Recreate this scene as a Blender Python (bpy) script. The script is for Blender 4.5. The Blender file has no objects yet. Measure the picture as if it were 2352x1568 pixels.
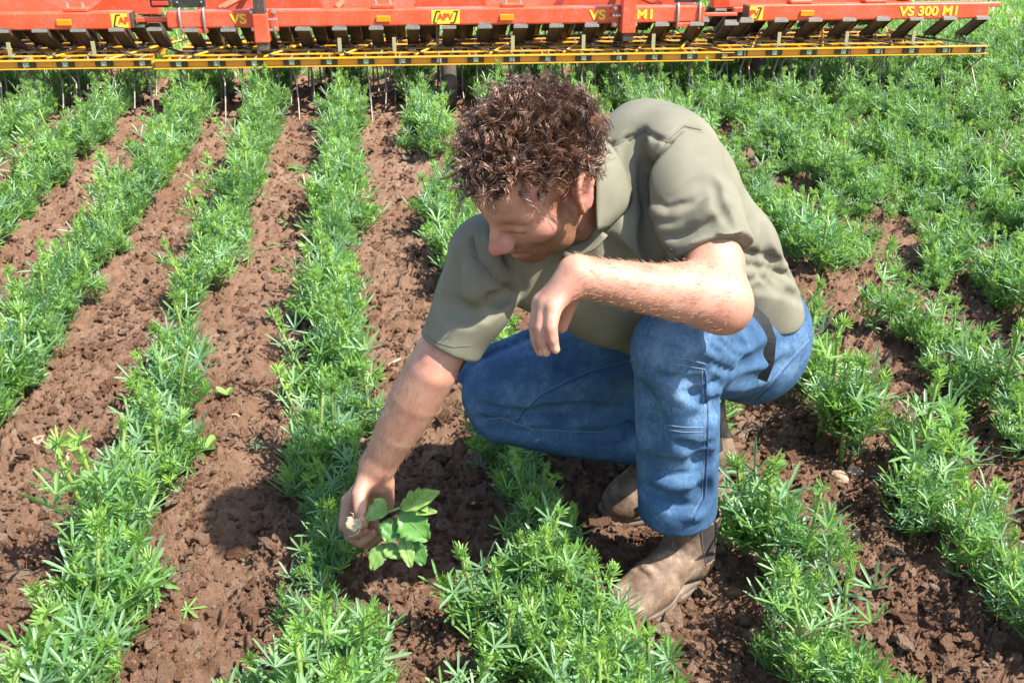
import bpy, bmesh, math, random
import numpy as np
from mathutils import Vector, Matrix
from mathutils.bvhtree import BVHTree

scene = bpy.context.scene
COL = scene.collection

# ---------------------------------------------------------------- camera
PITCH = math.radians(25.155)          # looking down
YAW = math.radians(8.176)             # turned to the right of the crop rows (rows run along +Y)
CAM_H = 1.25
_cy, _sy, _cp, _sp = math.cos(YAW), math.sin(YAW), math.cos(PITCH), math.sin(PITCH)
FWD = np.array([_sy * _cp, _cy * _cp, -_sp])
RIGHT = np.array([_cy, -_sy, 0.0])
UP = np.cross(RIGHT, FWD)
CPOS = np.array([0.0, 0.0, CAM_H])
cam_data = bpy.data.cameras.new('camera')
cam_data.lens = 35.0
cam_data.sensor_width = 36.0
cam_data.clip_start = 0.05
cam_data.clip_end = 3000
cam = bpy.data.objects.new('camera', cam_data)
COL.objects.link(cam)
_m = Matrix.Identity(4)
for _i in range(3):
    _m[_i][0] = RIGHT[_i]; _m[_i][1] = UP[_i]; _m[_i][2] = -FWD[_i]; _m[_i][3] = CPOS[_i]
cam.matrix_world = _m
scene.camera = cam

# ---------------------------------------------------------------- sky and sun
SUN_DIR = np.array([0.57, -0.42, 0.96]); SUN_DIR = SUN_DIR / np.linalg.norm(SUN_DIR)   # towards the sun
SUN_EL = math.asin(SUN_DIR[2]); SUN_AZ = math.atan2(SUN_DIR[0], SUN_DIR[1])
world = bpy.data.worlds.new('World'); scene.world = world; world.use_nodes = True
_nt = world.node_tree
_sky = _nt.nodes.new('ShaderNodeTexSky'); _sky.sky_type = 'NISHITA'; _sky.sun_disc = False
_sky.sun_elevation = SUN_EL; _sky.sun_rotation = SUN_AZ
_bg = _nt.nodes['Background']; _bg.inputs['Strength'].default_value = 0.15
_nt.links.new(_sky.outputs[0], _bg.inputs[0])
_sun = bpy.data.lights.new('sun', 'SUN'); _sun.energy = 5.0; _sun.angle = math.radians(0.53); _sun.color = (1.0, 0.955, 0.88)
sun = bpy.data.objects.new('sun', _sun); COL.objects.link(sun)
sun.rotation_euler = Vector(SUN_DIR).to_track_quat('Z', 'Y').to_euler()
scene.view_settings.view_transform = 'Standard'
scene.view_settings.look = 'None'
scene.view_settings.exposure = 1.3
scene.view_settings.gamma = 1.0

# ---------------------------------------------------------------- helpers
rng = np.random.default_rng(7)
random.seed(7)
FPX = 2287.0                          # focal length in pixels of a 2352-wide picture

def P(x, y, z):
    """the point z metres ahead of the lens that stands at picture position x, y"""
    return CPOS + (FWD + RIGHT * ((x - 1176) / FPX) - UP * ((y - 784) / FPX)) * z

def G(x, y, h=0.0):
    r = FWD + RIGHT * ((x - 1176) / FPX) - UP * ((y - 784) / FPX)
    return CPOS + r * ((h - CAM_H) / r[2])

def mesh_obj(name, verts, faces, mat=None, parent=None, smooth=True, loc=None):
    me = bpy.data.meshes.new(name)
    verts = np.asarray(verts, np.float32)
    if isinstance(faces, np.ndarray) and faces.ndim == 2:
        n = faces.shape[1]
        me.vertices.add(len(verts)); me.vertices.foreach_set('co', verts.ravel())
        me.loops.add(faces.size); me.loops.foreach_set('vertex_index', faces.astype(np.int32).ravel())
        me.polygons.add(len(faces))
        me.polygons.foreach_set('loop_start', np.arange(0, faces.size, n, dtype=np.int32))
        me.polygons.foreach_set('loop_total', np.full(len(faces), n, np.int32))
        me.update(calc_edges=True)
    else:
        me.from_pydata([tuple(v) for v in verts], [], [tuple(f) for f in faces])
    me.polygons.foreach_set('use_smooth', np.full(len(me.polygons), smooth))
    me.update()
    if mat: me.materials.append(mat)
    o = bpy.data.objects.new(name, me)
    COL.objects.link(o)
    if loc is not None: o.location = loc
    if parent is not None: o.parent = parent
    return o

def link_copy(o, parent=None):
    c = o.copy(); COL.objects.link(c); c.parent = parent
    return c

def empty(name, loc=(0, 0, 0), rz=0.0, parent=None):
    o = bpy.data.objects.new(name, None); COL.objects.link(o)
    o.location = loc; o.rotation_euler[2] = rz; o.parent = parent
    o.empty_display_size = 0.05
    return o

def tag(o, label=None, cat=None, group=None, kind=None):
    if label: o['label'] = label
    if cat: o['category'] = cat
    if group: o['group'] = group
    if kind: o['kind'] = kind
    return o

def set_attr(o, name, arr):
    a = o.data.attributes.new(name, 'FLOAT_COLOR', 'POINT')
    c = np.ones((len(o.data.vertices), 4), np.float32)
    c[:, :arr.shape[1]] = arr
    a.data.foreach_set('color', c.ravel())

class MB:
    """collects boxes, tubes and strips into one mesh"""
    def __init__(s): s.v = []; s.f = []; s.n = 0
    def add(s, v, f):
        v = [tuple(map(float, p)) for p in v]
        s.v += v; s.f += [tuple(i + s.n for i in q) for q in f]; s.n += len(v)
    def box(s, lo, hi, M=None):
        x0, y0, z0 = lo; x1, y1, z1 = hi
        v = [(x0, y0, z0), (x1, y0, z0), (x1, y1, z0), (x0, y1, z0), (x0, y0, z1), (x1, y0, z1), (x1, y1, z1), (x0, y1, z1)]
        if M is not None: v = [tuple(M @ Vector(p)) for p in v]
        s.add(v, [(3, 2, 1, 0), (4, 5, 6, 7), (0, 1, 5, 4), (1, 2, 6, 5), (2, 3, 7, 6), (3, 0, 4, 7)])
    def tube(s, pts, r, n=6, cap=True):
        pts = [np.asarray(p, float) for p in pts]
        rs = r if isinstance(r, (list, tuple, np.ndarray)) else [r] * len(pts)
        t0 = pts[1] - pts[0]; t0 = t0 / (np.linalg.norm(t0) + 1e-9)
        a = np.array([0, 0, 1.0]) if abs(t0[2]) < 0.9 else np.array([1.0, 0, 0])
        u = np.cross(t0, a); u /= np.linalg.norm(u)
        v = []
        for i, p in enumerate(pts):
            t = pts[min(i + 1, len(pts) - 1)] - pts[max(i - 1, 0)]; t = t / (np.linalg.norm(t) + 1e-9)
            u = u - t * (u @ t); u /= (np.linalg.norm(u) + 1e-9); w = np.cross(t, u)
            for k in range(n):
                an = 2 * math.pi * k / n
                v.append(p + rs[i] * (math.cos(an) * u + math.sin(an) * w))
        f = []
        for i in range(len(pts) - 1):
            for k in range(n):
                f.append((i * n + k, i * n + (k + 1) % n, (i + 1) * n + (k + 1) % n, (i + 1) * n + k))
        if cap:
            f.append(tuple(range(n - 1, -1, -1))); f.append(tuple(range((len(pts) - 1) * n, len(pts) * n)))
        s.add(v, f)
    def build(s, name, mat=None, parent=None, smooth=False):
        return mesh_obj(name, s.v, s.f, mat, parent, smooth)

# ---------------------------------------------------------------- materials
def new_mat(name):
    m = bpy.data.materials.new(name); m.use_nodes = True
    nt = m.node_tree; b = nt.nodes['Principled BSDF']
    return m, nt, b

def noise_node(nt, scale, detail=4, rough=0.55, coord='Object'):
    tc = nt.nodes.new('ShaderNodeTexCoord'); n = nt.nodes.new('ShaderNodeTexNoise')
    n.inputs['Scale'].default_value = scale; n.inputs['Detail'].default_value = detail; n.inputs['Roughness'].default_value = rough
    nt.links.new(tc.outputs[coord], n.inputs['Vector'])
    return n

def ramp_node(nt, stops):
    r = nt.nodes.new('ShaderNodeValToRGB')
    e = r.color_ramp.elements
    while len(e) < len(stops): e.new(0.5)
    for i, (p, c) in enumerate(stops):
        e[i].position = p; e[i].color = (*c, 1)
    return r

def simple_mat(name, col, rough=0.5, metal=0.0, var=0.0, scale=20.0, bump=0.0, bscale=200.0, spec=0.5):
    m, nt, b = new_mat(name)
    b.inputs['Base Color'].default_value = (*col, 1); b.inputs['Roughness'].default_value = rough; b.inputs['Metallic'].default_value = metal
    b.inputs['Specular IOR Level'].default_value = spec
    if var > 0:
        n = noise_node(nt, scale)
        r = ramp_node(nt, [(0.3, tuple(c * (1 - var) for c in col)), (0.7, tuple(min(1, c * (1 + var)) for c in col))])
        nt.links.new(n.outputs['Fac'], r.inputs['Fac']); nt.links.new(r.outputs['Color'], b.inputs['Base Color'])
    if bump > 0:
        n2 = noise_node(nt, bscale); bp = nt.nodes.new('ShaderNodeBump'); bp.inputs['Strength'].default_value = bump; bp.inputs['Distance'].default_value = 0.002
        nt.links.new(n2.outputs['Fac'], bp.inputs['Height']); nt.links.new(bp.outputs['Normal'], b.inputs['Normal'])
    return m

# ---------------------------------------------------------------- distance-field sculpting
def _n(v): v = np.asarray(v, float); return v / np.linalg.norm(v)

class Field:
    def __init__(s, lo, hi, h):
        s.lo = np.asarray(lo, float); s.h = h
        s.dim = np.ceil((np.asarray(hi, float) - s.lo) / h).astype(int) + 1
        s.D = np.full(tuple(s.dim), 0.3, np.float32)
    def block(s, lo, hi):
        a = np.clip(np.floor((np.asarray(lo) - s.lo) / s.h).astype(int), 0, s.dim)
        b = np.clip(np.ceil((np.asarray(hi) - s.lo) / s.h).astype(int) + 1, 0, s.dim)
        sl = tuple(slice(i, j) for i, j in zip(a, b))
        ax = [(s.lo[i] + s.h * np.arange(a[i], b[i])).astype(np.float32) for i in range(3)]
        return sl, np.meshgrid(*ax, indexing='ij', sparse=True)
    def put(s, sl, d, k, mode):
        A = s.D[sl]
        if A.size == 0: return
        if mode == 'u':
            if k <= 0: np.minimum(A, d, out=A); return
            hh = np.clip(0.5 + 0.5 * (A - d) / k, 0, 1); s.D[sl] = A * (1 - hh) + d * hh - k * hh * (1 - hh)
        else:
            d = -d
            if k <= 0: np.maximum(A, d, out=A); return
            hh = np.clip(0.5 - 0.5 * (A - d) / k, 0, 1); s.D[sl] = A * (1 - hh) + d * hh + k * hh * (1 - hh)
    def cone(s, a, b, ra, rb, k=0.02, mode='u'):
        a = np.asarray(a, float); b = np.asarray(b, float); pad = max(ra, rb) + k + 4 * s.h
        sl, (X, Y, Z) = s.block(np.minimum(a, b) - pad, np.maximum(a, b) + pad)
        ba = b - a; L2 = ba @ ba + 1e-12
        px, py, pz = X - np.float32(a[0]), Y - np.float32(a[1]), Z - np.float32(a[2])
        t = np.clip((px * ba[0] + py * ba[1] + pz * ba[2]) / L2, 0, 1).astype(np.float32)
        d = np.sqrt((px - t * ba[0]) ** 2 + (py - t * ba[1]) ** 2 + (pz - t * ba[2]) ** 2) - (ra + (rb - ra) * t)
        s.put(sl, d.astype(np.float32), k, mode)
    def ell(s, c, r, R=None, k=0.02, mode='u'):
        c = np.asarray(c, float); r = np.asarray(r, float); pad = r.max() + k + 4 * s.h
        sl, (X, Y, Z) = s.block(c - pad, c + pad)
        px, py, pz = X - np.float32(c[0]), Y - np.float32(c[1]), Z - np.float32(c[2])
        if R is None: R = np.eye(3)
        q = [(px * R[0, i] + py * R[1, i] + pz * R[2, i]) for i in range(3)]
        k0 = np.sqrt((q[0] / r[0]) ** 2 + (q[1] / r[1]) ** 2 + (q[2] / r[2]) ** 2)
        k1 = np.sqrt((q[0] / r[0] ** 2) ** 2 + (q[1] / r[1] ** 2) ** 2 + (q[2] / r[2] ** 2) ** 2)
        d = k0 * (k0 - 1.0) / np.maximum(k1, 1e-6)
        s.put(sl, d.astype(np.float32), k, mode)
    def cut(s, p, n, k=0.0, lo=None, hi=None):
        """remove everything on the +n side of the plane through p, inside the box lo..hi"""
        n = _n(n)
        sl, (X, Y, Z) = s.block(s.lo if lo is None else lo, (s.lo + s.h * s.dim) if hi is None else hi)
        d = -((X - p[0]) * n[0] + (Y - p[1]) * n[1] + (Z - p[2]) * n[2])
        s.put(sl, d.astype(np.float32), k, 's')
    def chain(s, pts, rs, k=0.02, mode='u', kin=0.001):
        """one limb: joined round cones, blended into the field once"""
        pts = [np.asarray(p, float) for p in pts]; pad = max(rs) + k + 4 * s.h
        sl, (X, Y, Z) = s.block(np.min(pts, 0) - pad, np.max(pts, 0) + pad)
        D = None
        for a, b, ra, rb in zip(pts[:-1], pts[1:], rs[:-1], rs[1:]):
            ba = b - a; L2 = ba @ ba + 1e-12
            px, py, pz = X - np.float32(a[0]), Y - np.float32(a[1]), Z - np.float32(a[2])
            t = np.clip((px * ba[0] + py * ba[1] + pz * ba[2]) / L2, 0, 1).astype(np.float32)
            d = np.sqrt((px - t * ba[0]) ** 2 + (py - t * ba[1]) ** 2 + (pz - t * ba[2]) ** 2) - (ra + (rb - ra) * t)
            if D is None: D = d
            else:
                hh = np.clip(0.5 + 0.5 * (D - d) / kin, 0, 1); D = D * (1 - hh) + d * hh - kin * hh * (1 - hh)
        s.put(sl, D.astype(np.float32), k, mode)
    def sample(s, p):
        q = (np.asarray(p) - s.lo) / s.h
        i = np.clip(np.floor(q).astype(int), 0, s.dim - 2); f = np.clip(q - i, 0, 1)
        r = 0
        for dx in (0, 1):
            for dy in (0, 1):
                for dz in (0, 1):
                    w = (f[..., 0] if dx else 1 - f[..., 0]) * (f[..., 1] if dy else 1 - f[..., 1]) * (f[..., 2] if dz else 1 - f[..., 2])
                    r = r + w * s.D[i[..., 0] + dx, i[..., 1] + dy, i[..., 2] + dz]
        return r
    def hit(s, x, y, z0=1.15, z1=2.4):
        zs = np.arange(z0, z1, 0.0015)
        p = np.array([P(x, y, z) for z in (z0, z1)])
        pts = p[0] + (p[1] - p[0]) * ((zs - z0) / (z1 - z0))[:, None]
        inside = np.all((pts > s.lo) & (pts < s.lo + s.h * (s.dim - 1)), axis=1)
        d = np.where(inside, s.sample(pts), 1.0)
        j = np.argmax(d < 0)
        return pts[j] if d[j] < 0 else None
    def stroke(s, pix, r, depth, k=None, mode='s', taper=True):
        """press (mode s) or raise (mode u) a fold along a line over the surface"""
        dens = []
        for a, b in zip(pix[:-1], pix[1:]):
            m = max(2, int(math.hypot(b[0] - a[0], b[1] - a[1]) / 12))
            dens += [(a[0] + (b[0] - a[0]) * t / m, a[1] + (b[1] - a[1]) * t / m) for t in range(m)]
        dens.append(pix[-1])
        hp = [s.hit(*q) for q in dens]
        pts = [(h, i) for i, h in enumerate(hp) if h is not None]
        if len(pts) < 2: return
        k = k or r * 1.1
        out = []
        for h, i in pts:
            e = 2e-3
            g = np.array([s.sample(h + np.eye(3)[a] * e) - s.sample(h - np.eye(3)[a] * e) for a in range(3)]); g = g / (np.linalg.norm(g) + 1e-9)
            w = math.sin(math.pi * (i + 0.6) / (len(hp) + 0.2)) ** 0.6 if taper else 1.0
            off = (r - depth * w) if mode == 's' else -(r - depth * w)
            out.append(h + g * off)
        for a, b in zip(out[:-1], out[1:]):
            if np.linalg.norm(a - b) < 0.06: s.cone(a, b, r, r, k, mode)
    def mesh(s):
        D = s.D; S = D < 0
        c = np.zeros(tuple(s.dim - 1), np.uint8)
        for dx in (0, 1):
            for dy in (0, 1):
                for dz in (0, 1):
                    c += S[dx:S.shape[0] - 1 + dx, dy:S.shape[1] - 1 + dy, dz:S.shape[2] - 1 + dz]
        act = (c > 0) & (c < 8)
        idx = np.argwhere(act)
        vid = np.full(act.shape, -1, np.int32); vid[act] = np.arange(len(idx))
        cor = [(x, y, z) for x in (0, 1) for y in (0, 1) for z in (0, 1)]
        val = np.stack([D[idx[:, 0] + a, idx[:, 1] + b, idx[:, 2] + e] for a, b, e in cor], 1)
        acc = np.zeros((len(idx), 3)); cnt = np.zeros(len(idx))
        for i in range(8):
            for j in range(i + 1, 8):
                if sum(abs(np.subtract(cor[i], cor[j]))) != 1: continue
                m = (val[:, i] < 0) != (val[:, j] < 0)
                t = np.where(m, val[:, i] / (val[:, i] - val[:, j] + 1e-20), 0)
                p = np.array(cor[i])[None] + t[:, None] * (np.array(cor[j]) - np.array(cor[i]))[None]
                acc += np.where(m[:, None], p, 0); cnt += m
        V = s.lo + s.h * (idx + acc / cnt[:, None])
        Q = []
        for ax in range(3):
            sa = [slice(None)] * 3; sb = [slice(None)] * 3
            sa[ax] = slice(0, -1); sb[ax] = slice(1, None)
            e = S[tuple(sa)] != S[tuple(sb)]
            o1, o2 = [a for a in range(3) if a != ax]
            w = np.argwhere(e)
            w = w[(w[:, o1] > 0) & (w[:, o2] > 0) & (w[:, o1] < s.dim[o1] - 1) & (w[:, o2] < s.dim[o2] - 1)]
            d1 = np.zeros(3, int); d1[o1] = 1; d2 = np.zeros(3, int); d2[o2] = 1
            g = lambda q: vid[q[:, 0], q[:, 1], q[:, 2]]
            q = np.stack([g(w - d1 - d2), g(w - d2), g(w), g(w - d1)], 1)
            ins = S[w[:, 0], w[:, 1], w[:, 2]]
            flip = ins if ax != 1 else ~ins
            q[~flip] = q[~flip][:, ::-1]
            Q.append(q)
        Q = np.concatenate(Q)
        Q = Q[(Q >= 0).all(1)]
        return V, Q

def smooth_mesh(V, Q, it=2, lam=0.5):
    e = np.concatenate([Q[:, [0, 1]], Q[:, [1, 2]], Q[:, [2, 3]], Q[:, [3, 0]]])
    n = len(V)
    for _ in range(it):
        acc = np.stack([np.bincount(e[:, 0], V[e[:, 1], a], n) + np.bincount(e[:, 1], V[e[:, 0], a], n) for a in range(3)], 1)
        cnt = np.bincount(e[:, 0], minlength=n) + np.bincount(e[:, 1], minlength=n)
        V = V + lam * (acc / np.maximum(cnt, 1)[:, None] - V)
    return V

def vert_normals(V, Q):
    fn = np.cross(V[Q[:, 2]] - V[Q[:, 0]], V[Q[:, 3]] - V[Q[:, 1]])
    N = np.zeros_like(V)
    for i in range(4):
        for a in range(3): N[:, a] += np.bincount(Q[:, i], fn[:, a], len(V))
    return N / (np.linalg.norm(N, axis=1, keepdims=True) + 1e-12)

# ================================================================= the field
_tab = np.random.default_rng(3).random((256, 256)).astype(np.float32) * 2 - 1
def vnoise(x, y):
    xi, yi = np.floor(x).astype(int), np.floor(y).astype(int)
    fx, fy = x - xi, y - yi
    fx = fx * fx * fx * (fx * (fx * 6 - 15) + 10); fy = fy * fy * fy * (fy * (fy * 6 - 15) + 10)
    a, b = _tab[xi & 255, yi & 255], _tab[(xi + 1) & 255, yi & 255]
    c, d = _tab[xi & 255, (yi + 1) & 255], _tab[(xi + 1) & 255, (yi + 1) & 255]
    return (a * (1 - fx) + b * fx) * (1 - fy) + (c * (1 - fx) + d * fx) * fy
def rot2(x, y, a): return x * math.cos(a) - y * math.sin(a), x * math.sin(a) + y * math.cos(a)
ROWS = [-0.132 + 0.412 * k for k in range(-14, 15)]
def row_dist(x): return np.abs((x + 0.132 + 0.206) % 0.412 - 0.206)

def soil_height(x, y, fine=True):
    near = np.clip((11 - y) / 3, 0, 1) * np.clip((np.abs(x) * -1 + 9) / 2, 0, 1)
    h = 0.010 * vnoise(x * 2.3, y * 2.3) + 0.006 * vnoise(x * 6 + 9, y * 6)
    h = h + 0.008 * np.clip(1 - row_dist(x) / 0.16, 0, 1)
    if fine:
        # the wheel-pressed strip between the second and third row stays smoother
        press = np.clip(1 - np.abs(x + 0.335 + 0.012 * np.sin(y * 2)) / 0.07, 0, 1) * np.clip((3.2 - y) / 1.5, 0, 1)
        rough = (1 - 0.65 * press) * (1.15 + 0.5 * vnoise(x * 3.1 + 40, y * 3.1))
        u, v = rot2(x, y, 0.5); wx = u + 0.012 * vnoise(u * 30, v * 30); wy = v + 0.012 * vnoise(u * 30 + 50, v * 30 + 9)
        cl = 0.022 * np.abs(vnoise(wx * 17, wy * 17)) + 0.020 * np.abs(vnoise(wx * 38 + 5, wy * 38)) + 0.015 * np.abs(vnoise(wx * 76, wy * 76 + 3)) + 0.010 * np.abs(vnoise(wx * 150, wy * 150)) + 0.003 * vnoise(x * 240, y * 240)
        h = h + cl * rough - 0.012
    return h * near - 0.004

def axis(fine_lo, fine_hi, step, lo, hi, grow=1.18):
    c = list(np.arange(fine_lo, fine_hi + step / 2, step)); d = step; x = c[-1]; right = []
    while x < hi: d *= grow; x += d; right.append(x)
    d = step; x = c[0]; left = []
    while x > lo: d *= grow; x -= d; left.append(x)
    return np.array(left[::-1] + c + right)
Yf = [1.0]
while Yf[-1] < 8.5: Yf.append(Yf[-1] * 1.0036)
d = Yf[-1] * 0.0036; up_ = []
y = Yf[-1]
while y < 1600: d *= 1.16; y += d; up_.append(y)
dn = []; y = 1.0; d = 0.004
while y > -40: d *= 1.16; y -= d; dn.append(y)
Ya = np.array(dn[::-1] + Yf + up_)
Sa = axis(-0.62, 0.88, 0.0027, -420, 420)
SX, YY = np.meshgrid(Sa, Ya)
XX = SX * np.maximum(YY, 1.0).clip(None, 9.0)
ZZ = soil_height(XX, YY)
nr, nc = XX.shape
idx = np.arange(nr * nc).reshape(nr, nc)
quads = np.stack([idx[:-1, :-1], idx[:-1, 1:], idx[1:, 1:], idx[1:, :-1]], -1).reshape(-1, 4)

m_soil, nt, b = new_mat('soil')
n1 = noise_node(nt, 3.0, 8, 0.62); n2 = noise_node(nt, 42, 8, 0.72); n3 = noise_node(nt, 170, 5, 0.7)
r1 = ramp_node(nt, [(0.34, (0.205, 0.104, 0.061)), (0.47, (0.300, 0.168, 0.105)), (0.58, (0.385, 0.242, 0.160)), (0.68, (0.50, 0.37, 0.27))])
ad = nt.nodes.new('ShaderNodeMath'); ad.operation = 'MULTIPLY_ADD'; ad.inputs[1].default_value = 0.55
nt.links.new(n2.outputs['Fac'], ad.inputs[0]); m_ = nt.nodes.new('ShaderNodeMath'); m_.operation = 'MULTIPLY'; m_.inputs[1].default_value = 0.45
nt.links.new(n1.outputs['Fac'], m_.inputs[0]); nt.links.new(m_.outputs[0], ad.inputs[2]); nt.links.new(ad.outputs[0], r1.inputs['Fac'])
r2 = ramp_node(nt, [(0.60, (0, 0, 0)), (0.70, (1, 1, 1))]); nt.links.new(n3.outputs['Fac'], r2.inputs['Fac'])
fm = nt.nodes.new('ShaderNodeMath'); fm.operation = 'MULTIPLY'; fm.inputs[1].default_value = 0.45; nt.links.new(r2.outputs['Color'], fm.inputs[0])
mx = nt.nodes.new('ShaderNodeMix'); mx.data_type = 'RGBA'; mx.inputs[7].default_value = (0.45, 0.32, 0.225, 1)
nt.links.new(fm.outputs[0], mx.inputs[0]); nt.links.new(r1.outputs['Color'], mx.inputs[6]); nt.links.new(mx.outputs[2], b.inputs['Base Color'])
b.inputs['Roughness'].default_value = 0.95; b.inputs['Specular IOR Level'].default_value = 0.15
bp = nt.nodes.new('ShaderNodeBump'); bp.inputs['Strength'].default_value = 1.0; bp.inputs['Distance'].default_value = 0.018
n4 = noise_node(nt, 260, 6, 0.7); nt.links.new(n4.outputs['Fac'], bp.inputs['Height']); nt.links.new(bp.outputs['Normal'], b.inputs['Normal'])
ground = mesh_obj('ground', np.stack([XX, YY, ZZ], -1).reshape(-1, 3), quads, m_soil, smooth=True)
tag(ground, kind='structure')

# ---------------------------------------------------------------- scatter: one object, real pieces instanced over points
def scatter(name, protos, pos, rot, scl, which, label, cat):
    """protos: mesh objects kept out of the scene; one node modifier places a piece on every point"""
    me = bpy.data.meshes.new(name); me.vertices.add(len(pos)); me.vertices.foreach_set('co', np.asarray(pos, np.float32).ravel()); me.update()
    for nm, typ, arr in (('rot', 'FLOAT_VECTOR', rot), ('scl', 'FLOAT', scl), ('pick', 'INT', which)):
        a = me.attributes.new(nm, typ, 'POINT')
        a.data.foreach_set('vector' if typ == 'FLOAT_VECTOR' else 'value', np.asarray(arr, np.float32 if typ != 'INT' else np.int32).ravel())
    o = bpy.data.objects.new(name, me); COL.objects.link(o)
    col = bpy.data.collections.new(name + '_pieces')
    for p in protos:
        for c in list(p.users_collection): c.objects.unlink(p)
        col.objects.link(p)
    ng = bpy.data.node_groups.new(name, 'GeometryNodeTree')
    ng.interface.new_socket('Geometry', in_out='INPUT', socket_type='NodeSocketGeometry'); ng.interface.new_socket('Geometry', in_out='OUTPUT', socket_type='NodeSocketGeometry')
    N = ng.nodes.new; Lk = ng.links.new
    gi, go = N('NodeGroupInput'), N('NodeGroupOutput'); ip = N('GeometryNodeInstanceOnPoints'); ci = N('GeometryNodeCollectionInfo')
    ci.inputs['Collection'].default_value = col; ci.inputs['Separate Children'].default_value = True; ci.inputs['Reset Children'].default_value = True
    def attr(nm, typ):
        a = N('GeometryNodeInputNamedAttribute'); a.data_type = typ; a.inputs['Name'].default_value = nm; return a.outputs['Attribute']
    m2p = N('GeometryNodeMeshToPoints')
    Lk(gi.outputs[0], m2p.inputs[0]); Lk(m2p.outputs[0], ip.inputs['Points']); Lk(ci.outputs[0], ip.inputs['Instance'])
    ip.inputs['Pick Instance'].default_value = True
    Lk(attr('pick', 'INT'), ip.inputs['Instance Index'])
    e2r = N('FunctionNodeEulerToRotation'); Lk(attr('rot', 'FLOAT_VECTOR'), e2r.inputs[0]); Lk(e2r.outputs[0], ip.inputs['Rotation'])
    Lk(attr('scl', 'FLOAT'), ip.inputs['Scale']); Lk(ip.outputs[0], go.inputs[0])
    md = o.modifiers.new('scatter', 'NODES'); md.node_group = ng
    tag(o, label, cat, kind='stuff')
    return o

m_clod, nt, b = new_mat('soil_crumb')
oi = nt.nodes.new('ShaderNodeObjectInfo'); nn = noise_node(nt, 2.2, 4, 0.7)
ad = nt.nodes.new('ShaderNodeMath'); ad.operation = 'MULTIPLY_ADD'; ad.inputs[1].default_value = 0.6; nt.links.new(oi.outputs['Random'], ad.inputs[0])
mu = nt.nodes.new('ShaderNodeMath'); mu.operation = 'MULTIPLY'; mu.inputs[1].default_value = 0.4; nt.links.new(nn.outputs['Fac'], mu.inputs[0]); nt.links.new(mu.outputs[0], ad.inputs[2])
r1 = ramp_node(nt, [(0.15, (0.19, 0.095, 0.055)), (0.45, (0.285, 0.156, 0.096)), (0.70, (0.37, 0.228, 0.150)), (0.86, (0.50, 0.37, 0.27))])
nt.links.new(ad.outputs[0], r1.inputs['Fac']); nt.links.new(r1.outputs['Color'], b.inputs['Base Color']); b.inputs['Roughness'].default_value = 0.95; b.inputs['Specular IOR Level'].default_value = 0.15
bp = nt.nodes.new('ShaderNodeBump'); bp.inputs['Strength'].default_value = 0.8; bp.inputs['Distance'].default_value = 0.3
n4 = noise_node(nt, 4.0, 5, 0.7); nt.links.new(n4.outputs['Fac'], bp.inputs['Height']); nt.links.new(bp.outputs['Normal'], b.inputs['Normal'])
# crumbs and clods lying on the soil
clod_protos = []
for k in range(6):
    bm = bmesh.new(); bmesh.ops.create_icosphere(bm, subdivisions=2, radius=1.0)
    r_ = np.random.default_rng(40 + k)
    ks = r_.normal(size=(7, 3)) * 2.2; ph = r_.uniform(0, 6, 7); sc = r_.uniform(0.7, 1.2, 3); sc[2] *= 0.55
    for v in bm.verts:
        p = np.array(v.co); d = 1 + 0.24 * sum(math.sin(float(ks[i] @ p) * 1.6 + ph[i]) for i in range(7)) / 1.6 + r_.uniform(-0.14, 0.14)
        v.co = Vector(p * d * sc)
    me = bpy.data.meshes.new('clod'); bm.to_mesh(me); bm.free(); me.materials.append(m_clod)
    me.polygons.foreach_set('use_smooth', np.full(len(me.polygons), False))
    o = bpy.data.objects.new('clod', me); COL.objects.link(o); clod_protos.append(o)
n = 120000
yy = 1.0 * (7.0 / 1.0) ** (rng.random(n) ** 1.1); xx = yy * rng.uniform(-0.6, 0.86, n)
keep = (rng.random(n) < np.clip(row_dist(xx) / 0.12, 0.25, 1)) & ~((np.abs(xx + 0.335) < 0.045) & (yy < 2.6) & (rng.random(n) < 0.75))
xx, yy = xx[keep], yy[keep]; n = len(xx)
sz = np.clip(rng.lognormal(math.log(0.0030), 0.70, n), 0.0012, 0.022)
sz = sz * (1 + 0.10 * (yy - 1))
zz = soil_height(xx, yy) + sz * 0.2
scatter('soil_clods', clod_protos, np.stack([xx, yy, zz], 1), np.stack([rng.normal(size=n) * 0.5, rng.normal(size=n) * 0.5, rng.uniform(0, 6.28, n)], 1), sz, rng.integers(0, 6, n), 'brown crumbs and clods of dry soil between the crop rows', 'soil')

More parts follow.
